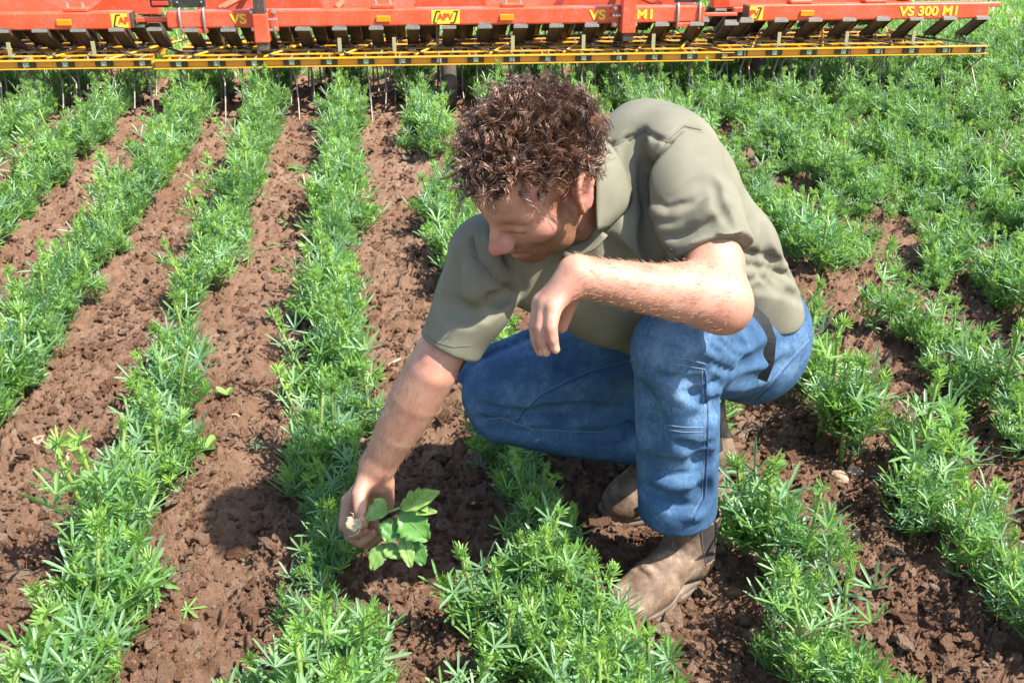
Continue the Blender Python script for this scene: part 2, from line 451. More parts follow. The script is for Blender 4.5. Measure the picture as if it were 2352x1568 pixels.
# ================================================================= the lupin crop
pr = np.random.default_rng(21)
def leaf_mat(name, col, trans, var=0.38):
    m, nt, b = new_mat(name)
    oi = nt.nodes.new('ShaderNodeObjectInfo'); n = noise_node(nt, 35, 3, 0.6)
    ad = nt.nodes.new('ShaderNodeMath'); ad.operation = 'MULTIPLY_ADD'; ad.inputs[1].default_value = 0.5; nt.links.new(oi.outputs['Random'], ad.inputs[0])
    mu = nt.nodes.new('ShaderNodeMath'); mu.operation = 'MULTIPLY'; mu.inputs[1].default_value = 0.5; nt.links.new(n.outputs['Fac'], mu.inputs[0]); nt.links.new(mu.outputs[0], ad.inputs[2])
    c = np.array(col)
    r = ramp_node(nt, [(0.2, tuple(c * np.array([0.66, 0.72, 0.80]))), (0.5, tuple(c)), (0.8, tuple(c * np.array([1 + var * 1.4, 1 + var, 1 + var * 0.6])))])
    nt.links.new(ad.outputs[0], r.inputs['Fac']); nt.links.new(r.outputs['Color'], b.inputs['Base Color'])
    b.inputs['Roughness'].default_value = 0.38; b.inputs['Specular IOR Level'].default_value = 0.5
    t = nt.nodes.new('ShaderNodeBsdfTranslucent'); t.inputs['Color'].default_value = (*trans, 1)
    mix = nt.nodes.new('ShaderNodeMixShader'); mix.inputs[0].default_value = 0.38
    out = nt.nodes['Material Output']
    nt.links.new(b.outputs[0], mix.inputs[1]); nt.links.new(t.outputs[0], mix.inputs[2]); nt.links.new(mix.outputs[0], out.inputs['Surface'])
    return m
M_YOUNG = leaf_mat('leaf_young', (0.195, 0.350, 0.075), (0.36, 0.58, 0.08))
M_LEAF = leaf_mat('leaf_green', (0.128, 0.272, 0.070), (0.29, 0.54, 0.08))
M_BLUE = leaf_mat('leaf_glaucous', (0.175, 0.310, 0.150), (0.28, 0.50, 0.14))
M_STEM = leaf_mat('stem_green', (0.27, 0.37, 0.10), (0.28, 0.42, 0.08), 0.15)

def make_leaf(rg, n_leaf, L, wd, spread, droop, pet):
    """a palmate leaf: bowed stalk along +x ending in narrow folded leaflets; returns verts, faces"""
    V, F = [], []
    def addv(p): V.append(np.asarray(p, float)); return len(V) - 1
    # stalk: three-sided, bowed
    ps = [np.array([pet * t, 0, pet * (0.55 * t - 0.45 * t * t)]) for t in (0, 0.5, 1.0)]
    rr = [0.0011, 0.0009, 0.0008]
    ring = []
    for p, r in zip(ps, rr): ring.append([addv(p + r * np.array([0, math.cos(a), math.sin(a)])) for a in (0, 2.09, 4.19)])
    for i in range(2):
        for k in range(3): F.append((ring[i][k], ring[i][(k + 1) % 3], ring[i + 1][(k + 1) % 3], ring[i + 1][k]))
    c = ps[-1]
    for k in range(n_leaf):
        a = math.radians(-spread + 2 * spread * k / (n_leaf - 1)) + rg.normal() * 0.07
        el = math.radians(rg.uniform(18, 48) - droop) ; l = L * rg.uniform(0.78, 1.1) * (1 - 0.22 * abs(k / (n_leaf - 1) - 0.5) * 2)
        d = np.array([math.cos(a) * math.cos(el), math.sin(a) * math.cos(el), math.sin(el)])
        s = np.cross(d, [0, 0, 1.0]); s /= np.linalg.norm(s); u = np.cross(s, d)
        bow = rg.uniform(-0.10, 0.05); w = wd * rg.uniform(0.85, 1.15)
        rows = []
        for t, wf in ((0.02, 0.30), (0.30, 0.85), (0.82, 1.0), (1.0, 0.30)):
            m = c + d * (l * t) + u * (bow * l * t * t)
            rows.append((addv(m - s * w / 2 * wf + u * w * 0.30 * wf), addv(m), addv(m + s * w / 2 * wf + u * w * 0.30 * wf)))
        for r0_, r1_ in zip(rows[:-1], rows[1:]):
            F.append((r0_[0], r0_[1], r1_[1], r1_[0])); F.append((r0_[1], r0_[2], r1_[2], r1_[1]))
    return np.array(V), F

LEAFV = []
for k in range(10):
    young = k < 3; blue = k >= 7
    v, f = make_leaf(pr, int(pr.integers(6, 9)), (0.033 if young else 0.047) * pr.uniform(0.9, 1.1), 0.0034 if young else 0.0049, 105 if young else 150, -25 if young else pr.uniform(-5, 18), 0.014 if young else pr.uniform(0.026, 0.042))
    LEAFV.append((v, f, M_YOUNG if young else (M_BLUE if blue else M_LEAF)))

def euler_m(az, el, roll, p, s):
    """leaf +x axis turned to azimuth az and raised by el, then placed"""
    ca, sa, ce, se = math.cos(az), math.sin(az), math.cos(el), math.sin(el)
    X = np.array([ca * ce, sa * ce, se]); Y = np.array([-sa, ca, 0]); Z = np.cross(X, Y)
    Y2 = Y * math.cos(roll) + Z * math.sin(roll); Z2 = np.cross(X, Y2)
    return np.stack([X, Y2, Z2], 1) * s, np.asarray(p, float)

def design_plant(rg, H):
    """stem polylines with radii, and leaf placements (type, rotation, position)"""
    stems, leaves = [], []
    lean = rg.normal(size=2) * 0.10
    def shoot(base, dirv, length, r0, nl, tip_young, bend):
        pts = []
        for i in range(6):
            t = i / 5; pts.append(base + dirv * length * t + np.array([bend[0], bend[1], 0.25]) * length * t * t * 0.5)
        stems.append((pts, [r0 * (1 - 0.45 * i / 5) for i in range(6)]))
        az = rg.uniform(0, 6.28)
        for i in range(nl):
            t = 0.12 + 0.88 * (i + 0.5) / nl
            q = t * 5; j = min(int(q), 4); p = pts[j] * (1 - (q - j)) + pts[j + 1] * (q - j)
            az += 2.4 + rg.normal() * 0.3
            top = t > 1 - tip_young
            el = math.radians(rg.uniform(38, 68) if top else rg.uniform(2, 38))
            ty = int(rg.integers(0, 3)) if top else int(rg.integers(3, 10))
            sc = (0.75 + 0.35 * rg.random()) * (0.85 if top else 1.0)
            leaves.append((ty, *euler_m(az, el, rg.normal() * 0.35, p, sc)))
        for i in range(int(rg.integers(2, 5))):   # the upright tuft at the growing tip
            leaves.append((int(rg.integers(0, 3)), *euler_m(rg.uniform(0, 6.28), math.radians(rg.uniform(48, 84)), rg.normal() * 0.5, pts[-1] - np.array([0, 0, 0.006 * i]), 0.55 + 0.3 * rg.random())))
    shoot(np.zeros(3), np.array([lean[0], lean[1], 0.9]), H * 1.12, 0.0048, int(11 + H * 34), 0.22, rg.normal(size=2) * 0.15)
    for k in range(int(rg.integers(3, 6))):
        a = rg.uniform(0, 6.28); t = rg.uniform(0.08, 0.45)
        shoot(np.array([lean[0], lean[1], 0.9]) * H * t, np.array([math.cos(a) * 0.62, math.sin(a) * 0.62, 0.55]), H * rg.uniform(0.35, 0.6), 0.0024, int(rg.integers(4, 8)), 0.3, np.zeros(2))
    return stems, leaves

def stem_mesh(stems):
    m = MB()
    for pts, rs in stems: m.tube(pts, rs, 5, True)
    return m
DESIGN = []
for k in range(9):
    H = (0.13, 0.15, 0.16, 0.17, 0.18, 0.19, 0.21, 0.14, 0.175)[k]
    st, lv = design_plant(pr, H)
    sm = stem_mesh(st).build('stem', M_STEM, None, True)
    Vv, Ff, Mi, off = [], [], [], 0
    mats = [M_YOUNG, M_LEAF, M_BLUE]
    for ty, R, p in lv:
        v, f, mt = LEAFV[ty]
        Vv.append(v @ R.T + p); Ff += [tuple(i + off for i in q) for q in f]; Mi += [mats.index(mt)] * len(f); off += len(v)
    fo = mesh_obj('foliage', np.concatenate(Vv), Ff, None, None, True)
    for mt in mats: fo.data.materials.append(mt)
    fo.data.polygons.foreach_set('material_index', np.array(Mi, np.int32))
    DESIGN.append((sm, fo, lv))
leaf_objs = []
for v, f, mt in LEAFV: leaf_objs.append(mesh_obj('leaf', v, f, mt, None, True))

# ---- where they stand: every row a line of plants 4 to 8 cm apart, with gaps
def man_block(x, y):
    """stands where a boot, a knee, the seat or the hand leaves no room: 0 free, 1 only a short plant, 2 none"""
    if 0.37 < x < 0.64 and 1.37 < y < 1.56: return 2
    if 0.42 < x < 0.80 and 1.66 < y < 1.82: return 2
    if 0.58 < x < 0.84 and 1.55 < y < 1.95: return 2
    if 0.12 < x < 0.62 and 1.50 < y < 2.00: return 1
    if -0.20 < x < 0.10 and 1.26 < y < 1.52: return 3
    if -0.16 < x < 0.10 and 1.48 < y < 1.80: return 1
    return 0
spots = []
for ri, rx in enumerate(ROWS):
    y = 0.75 + pr.random() * 0.05
    while y < 7.6:
        y += pr.uniform(0.030, 0.062) * (1 + 0.02 * y)
        if abs(rx) > 0.72 * y + 1.0: continue
        gap = vnoise(np.array([rx * 9.7 + 3.0]), np.array([y * 2.2]))[0]
        if gap < -0.74: continue
        x = rx + pr.normal() * 0.032 + 0.018 * vnoise(np.array([rx * 5]), np.array([y * 1.3]))[0]
        bl = man_block(x, y)
        if bl == 2: continue
        s = 1.15 * pr.uniform(0.70, 1.22) * (1 + 0.12 * vnoise(np.array([rx * 3 + 20]), np.array([y * 1.7]))[0])
        
        if bl == 1: s *= 0.80
        if bl == 3:
            if x > -0.115 and y > 1.42: continue
            s *= 0.58 if y > 1.36 else 0.74
        spots.append((x, y, s, ri))
# towards the right the stand closes over the gaps
for _ in range(760):
    y = pr.uniform(2.4, 7.4); x = pr.uniform(1.25, 0.78 * y + 0.9)
    if x < 1.35 + max(0, 3.2 - y) * 0.9: continue
    spots.append((x, y, pr.uniform(0.6, 0.95), -1))
for _ in range(60):
    y = pr.uniform(3.0, 7.0); x = pr.uniform(0.3, 1.3); spots.append((x, y, pr.uniform(0.5, 0.8), -1))
# the row under the bent knee spreads wide in front of the man, its neighbour fills out near the bottom edge
for _ in range(46):
    y = pr.uniform(1.02, 1.62); x = 0.27 + pr.normal() * 0.085
    bl = man_block(x, y)
    if bl in (2, 3) or x < 0.08 or (x > 0.33 and y > 1.32): continue
    spots.append((x, y, pr.uniform(0.75, 1.08) * (0.85 if bl else 1.0), 15))
for _ in range(16):
    y = pr.uniform(1.0, 1.30); x = -0.13 + pr.normal() * 0.06; spots.append((x, y, pr.uniform(0.8, 1.05), 14))
def seen_size(q):
    d = np.array([q[0], q[1], 0.08]) - CPOS; z = d @ FWD
    if z < 0.3: return 0
    px, py = 1176 + FPX * (d @ RIGHT) / z, 784 - FPX * (d @ UP) / z
    return q[2] / z if (-60 < px < 2412 and 60 < py < 1690) else 0
order = sorted(range(len(spots)), key=lambda i: -seen_size(spots[i]))
NEAR, SINGLE = 24, 300
row_words = {-5: 'sixth row left of the row under the hand', -4: 'fifth row left', -3: 'third row left of the row under the hand', -2: 'second row left of the row under the hand', -1: 'row next left of the row under the hand',
             0: 'row that runs under the reaching hand', 1: 'row that runs under the bent knee', 2: 'row that passes behind the planted boot', 3: 'first whole row right of the man', 4: 'second row right of the man', 5: 'third row right of the man', 6: 'fourth row right of the man'}
rest = []
for rank, i in enumerate(order):
    x, y, s, ri = spots[i]
    k = int(pr.integers(0, 9)); sm, fo, lv = DESIGN[k]
    z = float(soil_height(np.array([x]), np.array([y]), False)[0]) - 0.004
    rz, tx, ty = pr.uniform(0, 6.28), pr.normal() * 0.10, pr.normal() * 0.10
    sz_ = seen_size(spots[i])
    if rank >= SINGLE or sz_ == 0:
        rest.append((x, y, z, tx, ty, rz, s, k)); continue
    t = empty('lupin_plant', (x, y, z)); t.rotation_euler = (tx, ty, rz); t.scale = (s, s, s)
    rr_ = ri - 14 if ri >= 0 else None
    depth = 'in the foreground' if y < 1.55 else ('level with the man' if y < 2.1 else ('just beyond the man' if y < 3.0 else 'well beyond the man'))
    if rr_ is None: lab, grp = 'young lupin plant filling the gap between rows right of the man', 'lupin plants between the rows right of the man'
    else:
        rw = row_words.get(rr_, 'outermost row')
        lab = 'young lupin plant ' + depth + ', ' + rw
        if y < 2.1 and rr_ in (-2, -1, 0, 1, 2, 3, 4):
            n_th = sum(1 for j_ in order[:SINGLE] if spots[j_][3] == ri and spots[j_][1] <= y and seen_size(spots[j_]) > 0)
            if n_th <= 20: lab = ('first second third fourth fifth sixth seventh eighth ninth tenth eleventh twelfth thirteenth fourteenth fifteenth sixteenth seventeenth eighteenth nineteenth twentieth'.split()[n_th - 1]) + ' lupin plant from the bottom edge, ' + rw
        grp = 'lupin plants ' + depth + ', ' + rw
    tag(t, lab, 'crop plant', grp)
    link_copy(sm, t)
    if rank < NEAR:
        for ty_, R, p in lv:
            c = link_copy(leaf_objs[ty_], t)
            M = Matrix.Identity(4)
            for a_ in range(3):
                for b_ in range(3): M[a_][b_] = R[a_, b_]
                M[a_][3] = p[a_]
            c.matrix_local = M
    else: link_copy(fo, t)
# the rest of the stand, too many and too far to tell apart
whole = []
for sm, fo, lv in DESIGN:
    a, b_ = sm.data, fo.data
    va = np.empty(len(a.vertices) * 3, np.float32); a.vertices.foreach_get('co', va); vb = np.empty(len(b_.vertices) * 3, np.float32); b_.vertices.foreach_get('co', vb)
    fa = [tuple(p.vertices) for p in a.polygons]; n0 = len(a.vertices); fb = [tuple(v + n0 for v in p.vertices) for p in b_.polygons]
    w = mesh_obj('lupin', np.concatenate([va.reshape(-1, 3), vb.reshape(-1, 3)]), fa + fb, M_STEM, None, True)
    for mt in (M_YOUNG, M_LEAF, M_BLUE): w.data.materials.append(mt)
    w.data.polygons.foreach_set('material_index', np.array([0] * len(fa) + [p.material_index + 1 for p in b_.polygons], np.int32))
    whole.append(w)
rest = np.array(rest)
scatter('lupin_stand', whole, rest[:, :3], rest[:, 3:6], rest[:, 6], rest[:, 7].astype(int), 'dense green lupin rows receding towards the harrow', 'crop')

# ---- green cover of the field beyond and right of the harrow
gp = []
for k in range(4):
    m = MB()
    for j in range(16):
        a = pr.uniform(0, 6.28); l = pr.uniform(0.05, 0.11); e = pr.uniform(0.5, 1.3); b0 = np.array([pr.normal() * 0.025, pr.normal() * 0.025, 0])
        d_ = np.array([math.cos(a) * math.cos(e), math.sin(a) * math.cos(e), math.sin(e)]); s_ = np.array([-math.sin(a), math.cos(a), 0]) * pr.uniform(0.003, 0.007)
        p1 = b0 + d_ * l * 0.55; p2 = b0 + d_ * l + np.array([0, 0, -0.012])
        m.add([b0 - s_ * 0.6, b0 + s_ * 0.6, p1 + s_, p1 - s_, p2], [(0, 1, 2, 3), (3, 2, 4)])
    gp.append(m.build('tuft', (M_LEAF, M_YOUNG, M_LEAF, M_YOUNG)[k], None, True))
n = 30000
yy = 6.9 * (40 / 6.9) ** (pr.random(n) ** 1.25); xx = yy * np.where(pr.random(n) < 0.6, pr.uniform(-0.62, 0.9, n), pr.uniform(-1.8, 1.8, n))
n2 = 2600
y2 = pr.uniform(3.6, 7.2, n2); x2 = pr.uniform(1.9, 6.0, n2)
ok = x2 > 1.7 + (7.2 - y2) * 0.55
xx = np.concatenate([xx, x2[ok]]); yy = np.concatenate([yy, y2[ok]]); n = len(xx)
scl = np.where(yy < 8, 0.75, 1.0 + (yy - 8) * 0.09) * pr.uniform(0.7, 1.25, n)
scatter('grass', gp, np.stack([xx, yy, soil_height(xx, yy, False)], 1), np.stack([pr.normal(size=n) * 0.15, pr.normal(size=n) * 0.15, pr.uniform(0, 6.28, n)], 1), scl, pr.integers(0, 4, n), 'short green growth covering the field beyond the harrow', 'grass')
for sm, fo, lv in DESIGN:
    bpy.data.objects.remove(sm); bpy.data.objects.remove(fo)
for o in leaf_objs: bpy.data.objects.remove(o)

# ================================================================= the tine harrow behind
def paint(name, col, rough=0.38, dust=0.35, spec=0.5):
    m, nt, b = new_mat(name)
    n1 = noise_node(nt, 7, 6, 0.6); n2 = noise_node(nt, 60, 5, 0.7)
    mu = nt.nodes.new('ShaderNodeMath'); mu.operation = 'MULTIPLY'; nt.links.new(n1.outputs['Fac'], mu.inputs[0]); nt.links.new(n2.outputs['Fac'], mu.inputs[1])
    r = ramp_node(nt, [(0.20, (0, 0, 0)), (0.42, (dust, dust, dust))]); nt.links.new(mu.outputs[0], r.inputs['Fac'])
    mx = nt.nodes.new('ShaderNodeMix'); mx.data_type = 'RGBA'; mx.inputs[6].default_value = (*col, 1); mx.inputs[7].default_value = (0.30, 0.22, 0.17, 1)
    nt.links.new(r.outputs['Color'], mx.inputs[0]); nt.links.new(mx.outputs[2], b.inputs['Base Color'])
    b.inputs['Roughness'].default_value = rough; b.inputs['Specular IOR Level'].default_value = spec
    bp = nt.nodes.new('ShaderNodeBump'); bp.inputs['Strength'].default_value = 0.12; bp.inputs['Distance'].default_value = 0.004; nt.links.new(n2.outputs['Fac'], bp.inputs['Height']); nt.links.new(bp.outputs['Normal'], b.inputs['Normal'])
    return m
M_RED = paint('red_paint', (0.66, 0.070, 0.020), 0.40, 0.42)
M_YEL = paint('yellow_paint', (0.64, 0.31, 0.010), 0.42, 0.45)
M_BLK = paint('black_plastic', (0.018, 0.016, 0.014), 0.5, 0.10)
M_PLATE = paint('dirty_steel', (0.045, 0.032, 0.022), 0.6, 0.35)
M_UPR = paint('olive_paint', (0.30, 0.29, 0.14), 0.6, 0.4)
M_ZINC = simple_mat('zinc', (0.55, 0.55, 0.54), 0.32, 0.9, 0.15, 60)
M_WIRE = simple_mat('tine_steel', (0.24, 0.20, 0.17), 0.5, 0.35, 0.5, 14)
M_ORG = simple_mat('orange_reflector', (0.80, 0.22, 0.01), 0.2)
M_LAMP = simple_mat('lamp_red', (0.45, 0.05, 0.03), 0.15)
M_STK = simple_mat('sticker_yellow', (0.72, 0.46, 0.03), 0.4)
M_LET = simple_mat('letter_yellow', (0.78, 0.50, 0.03), 0.5)
M_LETR = simple_mat('letter_red', (0.60, 0.05, 0.02), 0.5)
M_INK = simple_mat('ink_black', (0.02, 0.02, 0.02), 0.5)
M_NUT = simple_mat('nut_plate', (0.34, 0.48, 0.38), 0.35, 0.2, 0.2, 80)
M_TYRE = simple_mat('tyre', (0.06, 0.045, 0.035), 0.9, 0, 0.4, 20, 0.5, 60)

HA = math.radians(-3.07)
harrow = empty('tine_harrow', (0.826, 5.75, 0.0), HA)
tag(harrow, 'red and yellow tine harrow with long steel tines standing across the field', 'harrow')
hr2 = np.random.default_rng(5)

def bevel_box(name, lo, hi, mat, parent, bev=0.006, seg=2):
    bm = bmesh.new(); bmesh.ops.create_cube(bm, size=1)
    for v in bm.verts: v.co = Vector([(lo[i] + hi[i]) / 2 + v.co[i] * (hi[i] - lo[i]) for i in range(3)])
    bmesh.ops.bevel(bm, geom=bm.edges[:], offset=bev, segments=seg, affect='EDGES', profile=0.5)
    me = bpy.data.meshes.new(name); bm.to_mesh(me); bm.free(); me.materials.append(mat)
    me.polygons.foreach_set('use_smooth', np.full(len(me.polygons), False))
    o = bpy.data.objects.new(name, me); COL.objects.link(o); o.parent = parent; return o
def bolt(u, v, h, parent, r=0.011, ax='v', l=0.016):
    m = MB()
    d = np.array([0, -1.0, 0]) if ax == 'v' else (np.array([0, 0, 1.0]) if ax == 'h' else np.array([1.0, 0, 0]))
    p = np.array([u, v, h]); m.tube([p, p + d * l * 0.55], r, 6); m.tube([p + d * l * 0.56, p + d * l], r * 0.62, 8)
    return m.build('bolt', M_ZINC, parent)

BT, BB = 0.574, 0.484
beams = []
for u0, u1 in ((-3.9, -2.080), (-1.888, 1.100), (1.353, 2.788)):
    beams.append(bevel_box('main_beam', (u0, 0.0, BB), (u1, 0.09, BT), M_RED, harrow, 0.010, 3))
bevel_box('end_cap', (-2.0785, 0.004, BB + 0.004), (-2.068, 0.086, BT - 0.004), M_PLATE, harrow, 0.003, 1)
bevel_box('end_cap', (1.343, 0.004, BB + 0.004), (1.3515, 0.086, BT - 0.004), M_PLATE, harrow, 0.003, 1)
bevel_box('end_bar', (2.7895, 0.03, 0.545), (2.868, 0.07, 0.570), M_RED, harrow, 0.004, 1)
bevel_box('link_bar', (-2.06, 0.03, 0.515), (-1.890, 0.06, 0.540), M_RED, harrow, 0.004, 1)
bevel_box('link_bar', (1.102, 0.03, 0.510), (1.30, 0.06, 0.530), M_RED, harrow, 0.004, 1)
# rear rails and sloping side plates of the frame
for u0, u1 in ((-3.9, -2.02), (-1.80, 1.15), (1.26, 2.50)):
    bevel_box('rear_rail', (u0, 0.42, 0.505), (u1, 0.50, 0.600), M_RED, harrow, 0.008, 2)
    bevel_box('frame_rail', (u0 + 0.05, 0.14, 0.515), (u1 - 0.06, 0.18, 0.545), M_RED, harrow, 0.004, 1)
for bl, br, tl, tr in ((-3.9, -2.36, -3.9, -2.02), (-1.05, -0.55, -1.18, -0.48), (-0.12, 0.30, -0.22, 0.46), (1.52, 2.02, 1.60, 1.90), (1.30, 1.52, 1.24, 1.58)):
    m = MB(); z0, z1 = 0.545, 0.80
    f0 = [(bl, 0.20, z0), (br, 0.20, z0), (tr, 0.24, z1), (tl, 0.24, z1)]; f1 = [(u, v + 0.012, h) for u, v, h in f0]
    m.add(f0 + f1, [(0, 1, 2, 3), (7, 6, 5, 4), (0, 4, 5, 1), (1, 5, 6, 2), (2, 6, 7, 3), (3, 7, 4, 0)])
    m.build('frame_plate', M_RED, harrow)
for u0, v0, h0, u1, v1, h1 in ((-1.62, 0.09, 0.57, -1.50, 0.44, 0.62), (-0.98, 0.09, 0.57, -0.90, 0.44, 0.62), (0.86, 0.09, 0.57, 0.66, 0.44, 0.64), (2.35, 0.09, 0.58, 1.95, 0.42, 0.66)):
    m = MB(); m.tube([(u0, v0, h0), (u1, v1, h1)], 0.020, 4); m.build('strut', M_RED, harrow)
for u in (-2.36, -0.715, 0.005, 1.66, 2.10):                      # clamp saddles on top of the beams
    s = bevel_box('saddle', (u - 0.065, 0.005, BT + 0.001), (u + 0.065, 0.088, BT + 0.022), M_RED, harrow, 0.005, 1)
    for k in (-0.040, 0.040): bolt(u + k, 0.02, BT + 0.0225, s, 0.010, 'h', 0.028)
# posts clamped to the beam
for u, hb, ht, side in ((-1.372, 0.415, 0.565, 1), (0.646, 0.440, 0.80, -1)):
    po = bevel_box('post', (u - 0.039, -0.096, hb), (u + 0.039, -0.006, ht), M_RED, harrow, 0.006, 2)
    bevel_box('inner_tube', (u - 0.030, -0.086, hb - 0.045), (u + 0.030, -0.016, hb + 0.01), M_PLATE, po, 0.004, 1)
    bevel_box('inner_tube', (u - 0.030, -0.086, ht - 0.01), (u + 0.030, -0.016, ht + 0.35), M_PLATE, po, 0.004, 1)
    pl = bevel_box('clamp_plate', (min(u + side * 0.041, u + side * 0.085), -0.024, BB - 0.02), (max(u + side * 0.041, u + side * 0.085), -0.003, BT + 0.012), M_RED, harrow, 0.004, 1)
    for h in (BB - 0.004, BT - 0.004): bolt(u + side * 0.068, -0.025, h, pl, 0.013)
    m = MB()
    for k in range(6): m.tube([(u + side * (0.0405 + k * 0.008), -0.055, 0.531), (u + side * (0.0455 + k * 0.008), -0.055, 0.531)], 0.010 if k % 2 else 0.0085, 8)
    m.build('adjusting_screw', M_ZINC, harrow)
    pl2 = bevel_box('clamp_plate', (min(u - side * 0.041, u - side * 0.062), -0.024, BB - 0.02), (max(u - side * 0.041, u - side * 0.062), -0.003, BT + 0.012), M_RED, harrow, 0.004, 1)
    for h in (BB - 0.004, BT - 0.004): bolt(u - side * 0.052, -0.025, h, pl2, 0.010)
for u in (-1.812, -1.684, 0.944, 1.068):                          # U-bolts over the beam
    m = MB(); pts = [(u, -0.006, BB - 0.035)] + [(u, -0.008, BB + k) for k in (0.0, 0.04, 0.08)] + [(u, -0.003, BT + 0.010), (u, 0.02, BT + 0.014), (u, 0.08, BT + 0.014)]
    m.tube(pts, 0.0065, 8); m.build('clamp_bracket', M_ZINC, harrow, True)
for u0, u1 in ((-1.82, -1.675), (0.94, 1.075)): bevel_box('saddle', (u0, -0.002, BB - 0.028), (u1, 0.075, BB - 0.002), M_RED, harrow, 0.004, 1)
# light boards
for u0, u1, lu0, lu1 in ((-1.850, -1.672, -1.962, -1.856), (0.925, 1.070, 1.105, 1.195)):
    bd_ = bevel_box('light_board', (u0, 0.020, BT + 0.016), (u1, 0.034, 0.80), M_BLK, harrow, 0.004, 1)
    ho = bevel_box('tail_lamp', (lu0, -0.005, BT + 0.020 + (0.0 if u0 < 0 else 0.03)), (lu1, 0.050, 0.78), M_BLK, harrow, 0.010, 2)
    bevel_box('lens', (lu0 + 0.012, -0.012, BT + 0.030 + (0.0 if u0 < 0 else 0.03)), (lu1 - 0.008, -0.003, 0.628 + (0 if u0 < 0 else 0.03)), M_LAMP, ho, 0.004, 1)
    bevel_box('lens', (lu0 + 0.012, -0.012, 0.632 + (0 if u0 < 0 else 0.03)), (lu1 - 0.008, -0.003, 0.73), M_ORG, ho, 0.004, 1)
    for k in (u0 + 0.03, u1 - 0.02): bolt(k, 0.0195, BT + 0.045, bd_, 0.006)
for u in (-2.425, -0.715, -0.030, 1.695): bevel_box('reflector', (u - 0.040, -0.013, 0.506 + 0.003 * (u > 0)), (u + 0.040, -0.0008, 0.540 + 0.003 * (u > 0)), M_ORG, harrow, 0.004, 1)
# lettering
def letters(txt, u, h, size, mat, parent, v=-0.0022, sx=1.0, bold=0.0022):
    cu = bpy.data.curves.new('lettering', 'FONT'); cu.body = txt; cu.size = size; cu.extrude = 0.0006; cu.offset = bold; cu.align_x = 'LEFT'; cu.fill_mode = 'FRONT'
    cu.materials.append(mat)
    t_ = bpy.data.objects.new('tmp', cu); COL.objects.link(t_); bpy.context.view_layer.update()
    me = bpy.data.meshes.new_from_object(t_); bpy.data.objects.remove(t_)
    o = bpy.data.objects.new('lettering', me); COL.objects.link(o); o.parent = parent
    o.location = (u, v, h); o.rotation_euler = (math.pi / 2, 0, 0); o.scale = (sx, 1, 1); return o
letters('VS 300 M1', 2.245, 0.5065, 0.072, M_LET, beams[2], sx=1.14)
letters('VS 300 M1', 0.438, 0.5065, 0.072, M_LET, beams[1], sx=1.18)
letters('VS', -1.545, 0.5065, 0.072, M_LET, beams[1], sx=1.14)
def sticker(u0, u1, txt, tu, parent, lb, rb):
    s = bevel_box('sticker', (u0, -0.0022, 0.492), (u1, -0.0006, 0.566), M_STK, parent, 0.0003, 1)
    letters(txt, tu, 0.515, 0.046, M_LETR, s, -0.0042, 1.05, 0.0015)
    m = MB()
    def bar(x0, h0, x1, h1, w):
        d = np.array([x1 - x0, h1 - h0]); d = d / np.linalg.norm(d); n_ = np.array([-d[1], d[0]]) * w / 2
        q = [(x0 - n_[0], h0 - n_[1]), (x1 - n_[0], h1 - n_[1]), (x1 + n_[0], h1 + n_[1]), (x0 + n_[0], h0 + n_[1])]
        m.add([(a, -0.0040, b) for a, b in q] + [(a, -0.0026, b) for a, b in q], [(0, 1, 2, 3), (0, 4, 5, 1), (1, 5, 6, 2), (2, 6, 7, 3), (3, 7, 4, 0)])
    if lb: bar(u0 + 0.012, 0.500, u0 + 0.030, 0.558, 0.008); bar(u0 + 0.030, 0.5585, u0 + 0.052, 0.5585, 0.006); bar(u0 + 0.010, 0.4985, u0 + 0.030, 0.4985, 0.006)
    if rb: bar(u1 - 0.030, 0.500, u1 - 0.012, 0.558, 0.008); bar(u1 - 0.034, 0.5585, u1 - 0.010, 0.5585, 0.006); bar(u1 - 0.052, 0.4985, u1 - 0.030, 0.4985, 0.006)
    m.build('emblem', M_INK, s)
sticker(-0.450, -0.292, 'APV', -0.416, beams[1], True, True)
sticker(-2.178, -2.090, 'AP', -2.140, beams[0], True, False)
sticker(1.358, 1.438, 'PV', 1.360, beams[2], False, True)

# tine bars with clamps, tines and their spring plates
bar_v = [-0.15, 0.0, 0.15, 0.30, 0.45, 0.60]
mb = MB(); mb.box((-0.045, -0.016, 0.315), (0.045, -0.0035, 0.345)); clamp_me = mb.build('clamp', M_BLK)
mn = MB(); mn.box((-0.014, -0.021, 0.318), (0.014, -0.0165, 0.342)); mn.tube([(0, -0.0212, 0.330), (0, -0.027, 0.330)], 0.008, 6)
nut_me = mn.build('nut_plate', M_NUT)
tines = []
for k in range(4):
    j = hr2.normal(size=6) * 0.008
    m = MB(); m.tube([(0.012 + j[0], 0.315, 0.372), (0.0, 0.26, 0.352), (-0.035, 0.17, 0.345), (-0.040, 0.06, 0.352), (-0.038, -0.012, 0.352), (-0.036, -0.020, 0.335), (-0.034, -0.014, 0.300),
                       (-0.030, 0.075 + j[1], 0.215 + j[2]), (-0.028, 0.066 + j[1], 0.200 + j[2]), (-0.026, 0.02 + j[3], 0.10), (-0.024 + j[4], -0.06 + j[3], 0.0), (-0.024 + j[4], -0.085 + j[3], -0.03)], 0.0050, 6)
    tines.append(m.build('tine', M_WIRE, None, True))
m = MB()
pl = [(-0.034, 0.11, 0.486), (0.034, 0.11, 0.486), (0.034, 0.315, 0.364), (-0.034, 0.315, 0.364)]
nrm = np.array([0, 0.51, 0.86]) * 0.018
q0 = [np.array(p) for p in pl]; q1 = [p + nrm for p in q0]
m.add(q0 + q1, [(3, 2, 1, 0), (4, 5, 6, 7), (0, 1, 5, 4), (1, 2, 6, 5), (2, 3, 7, 6), (3, 0, 4, 7)])
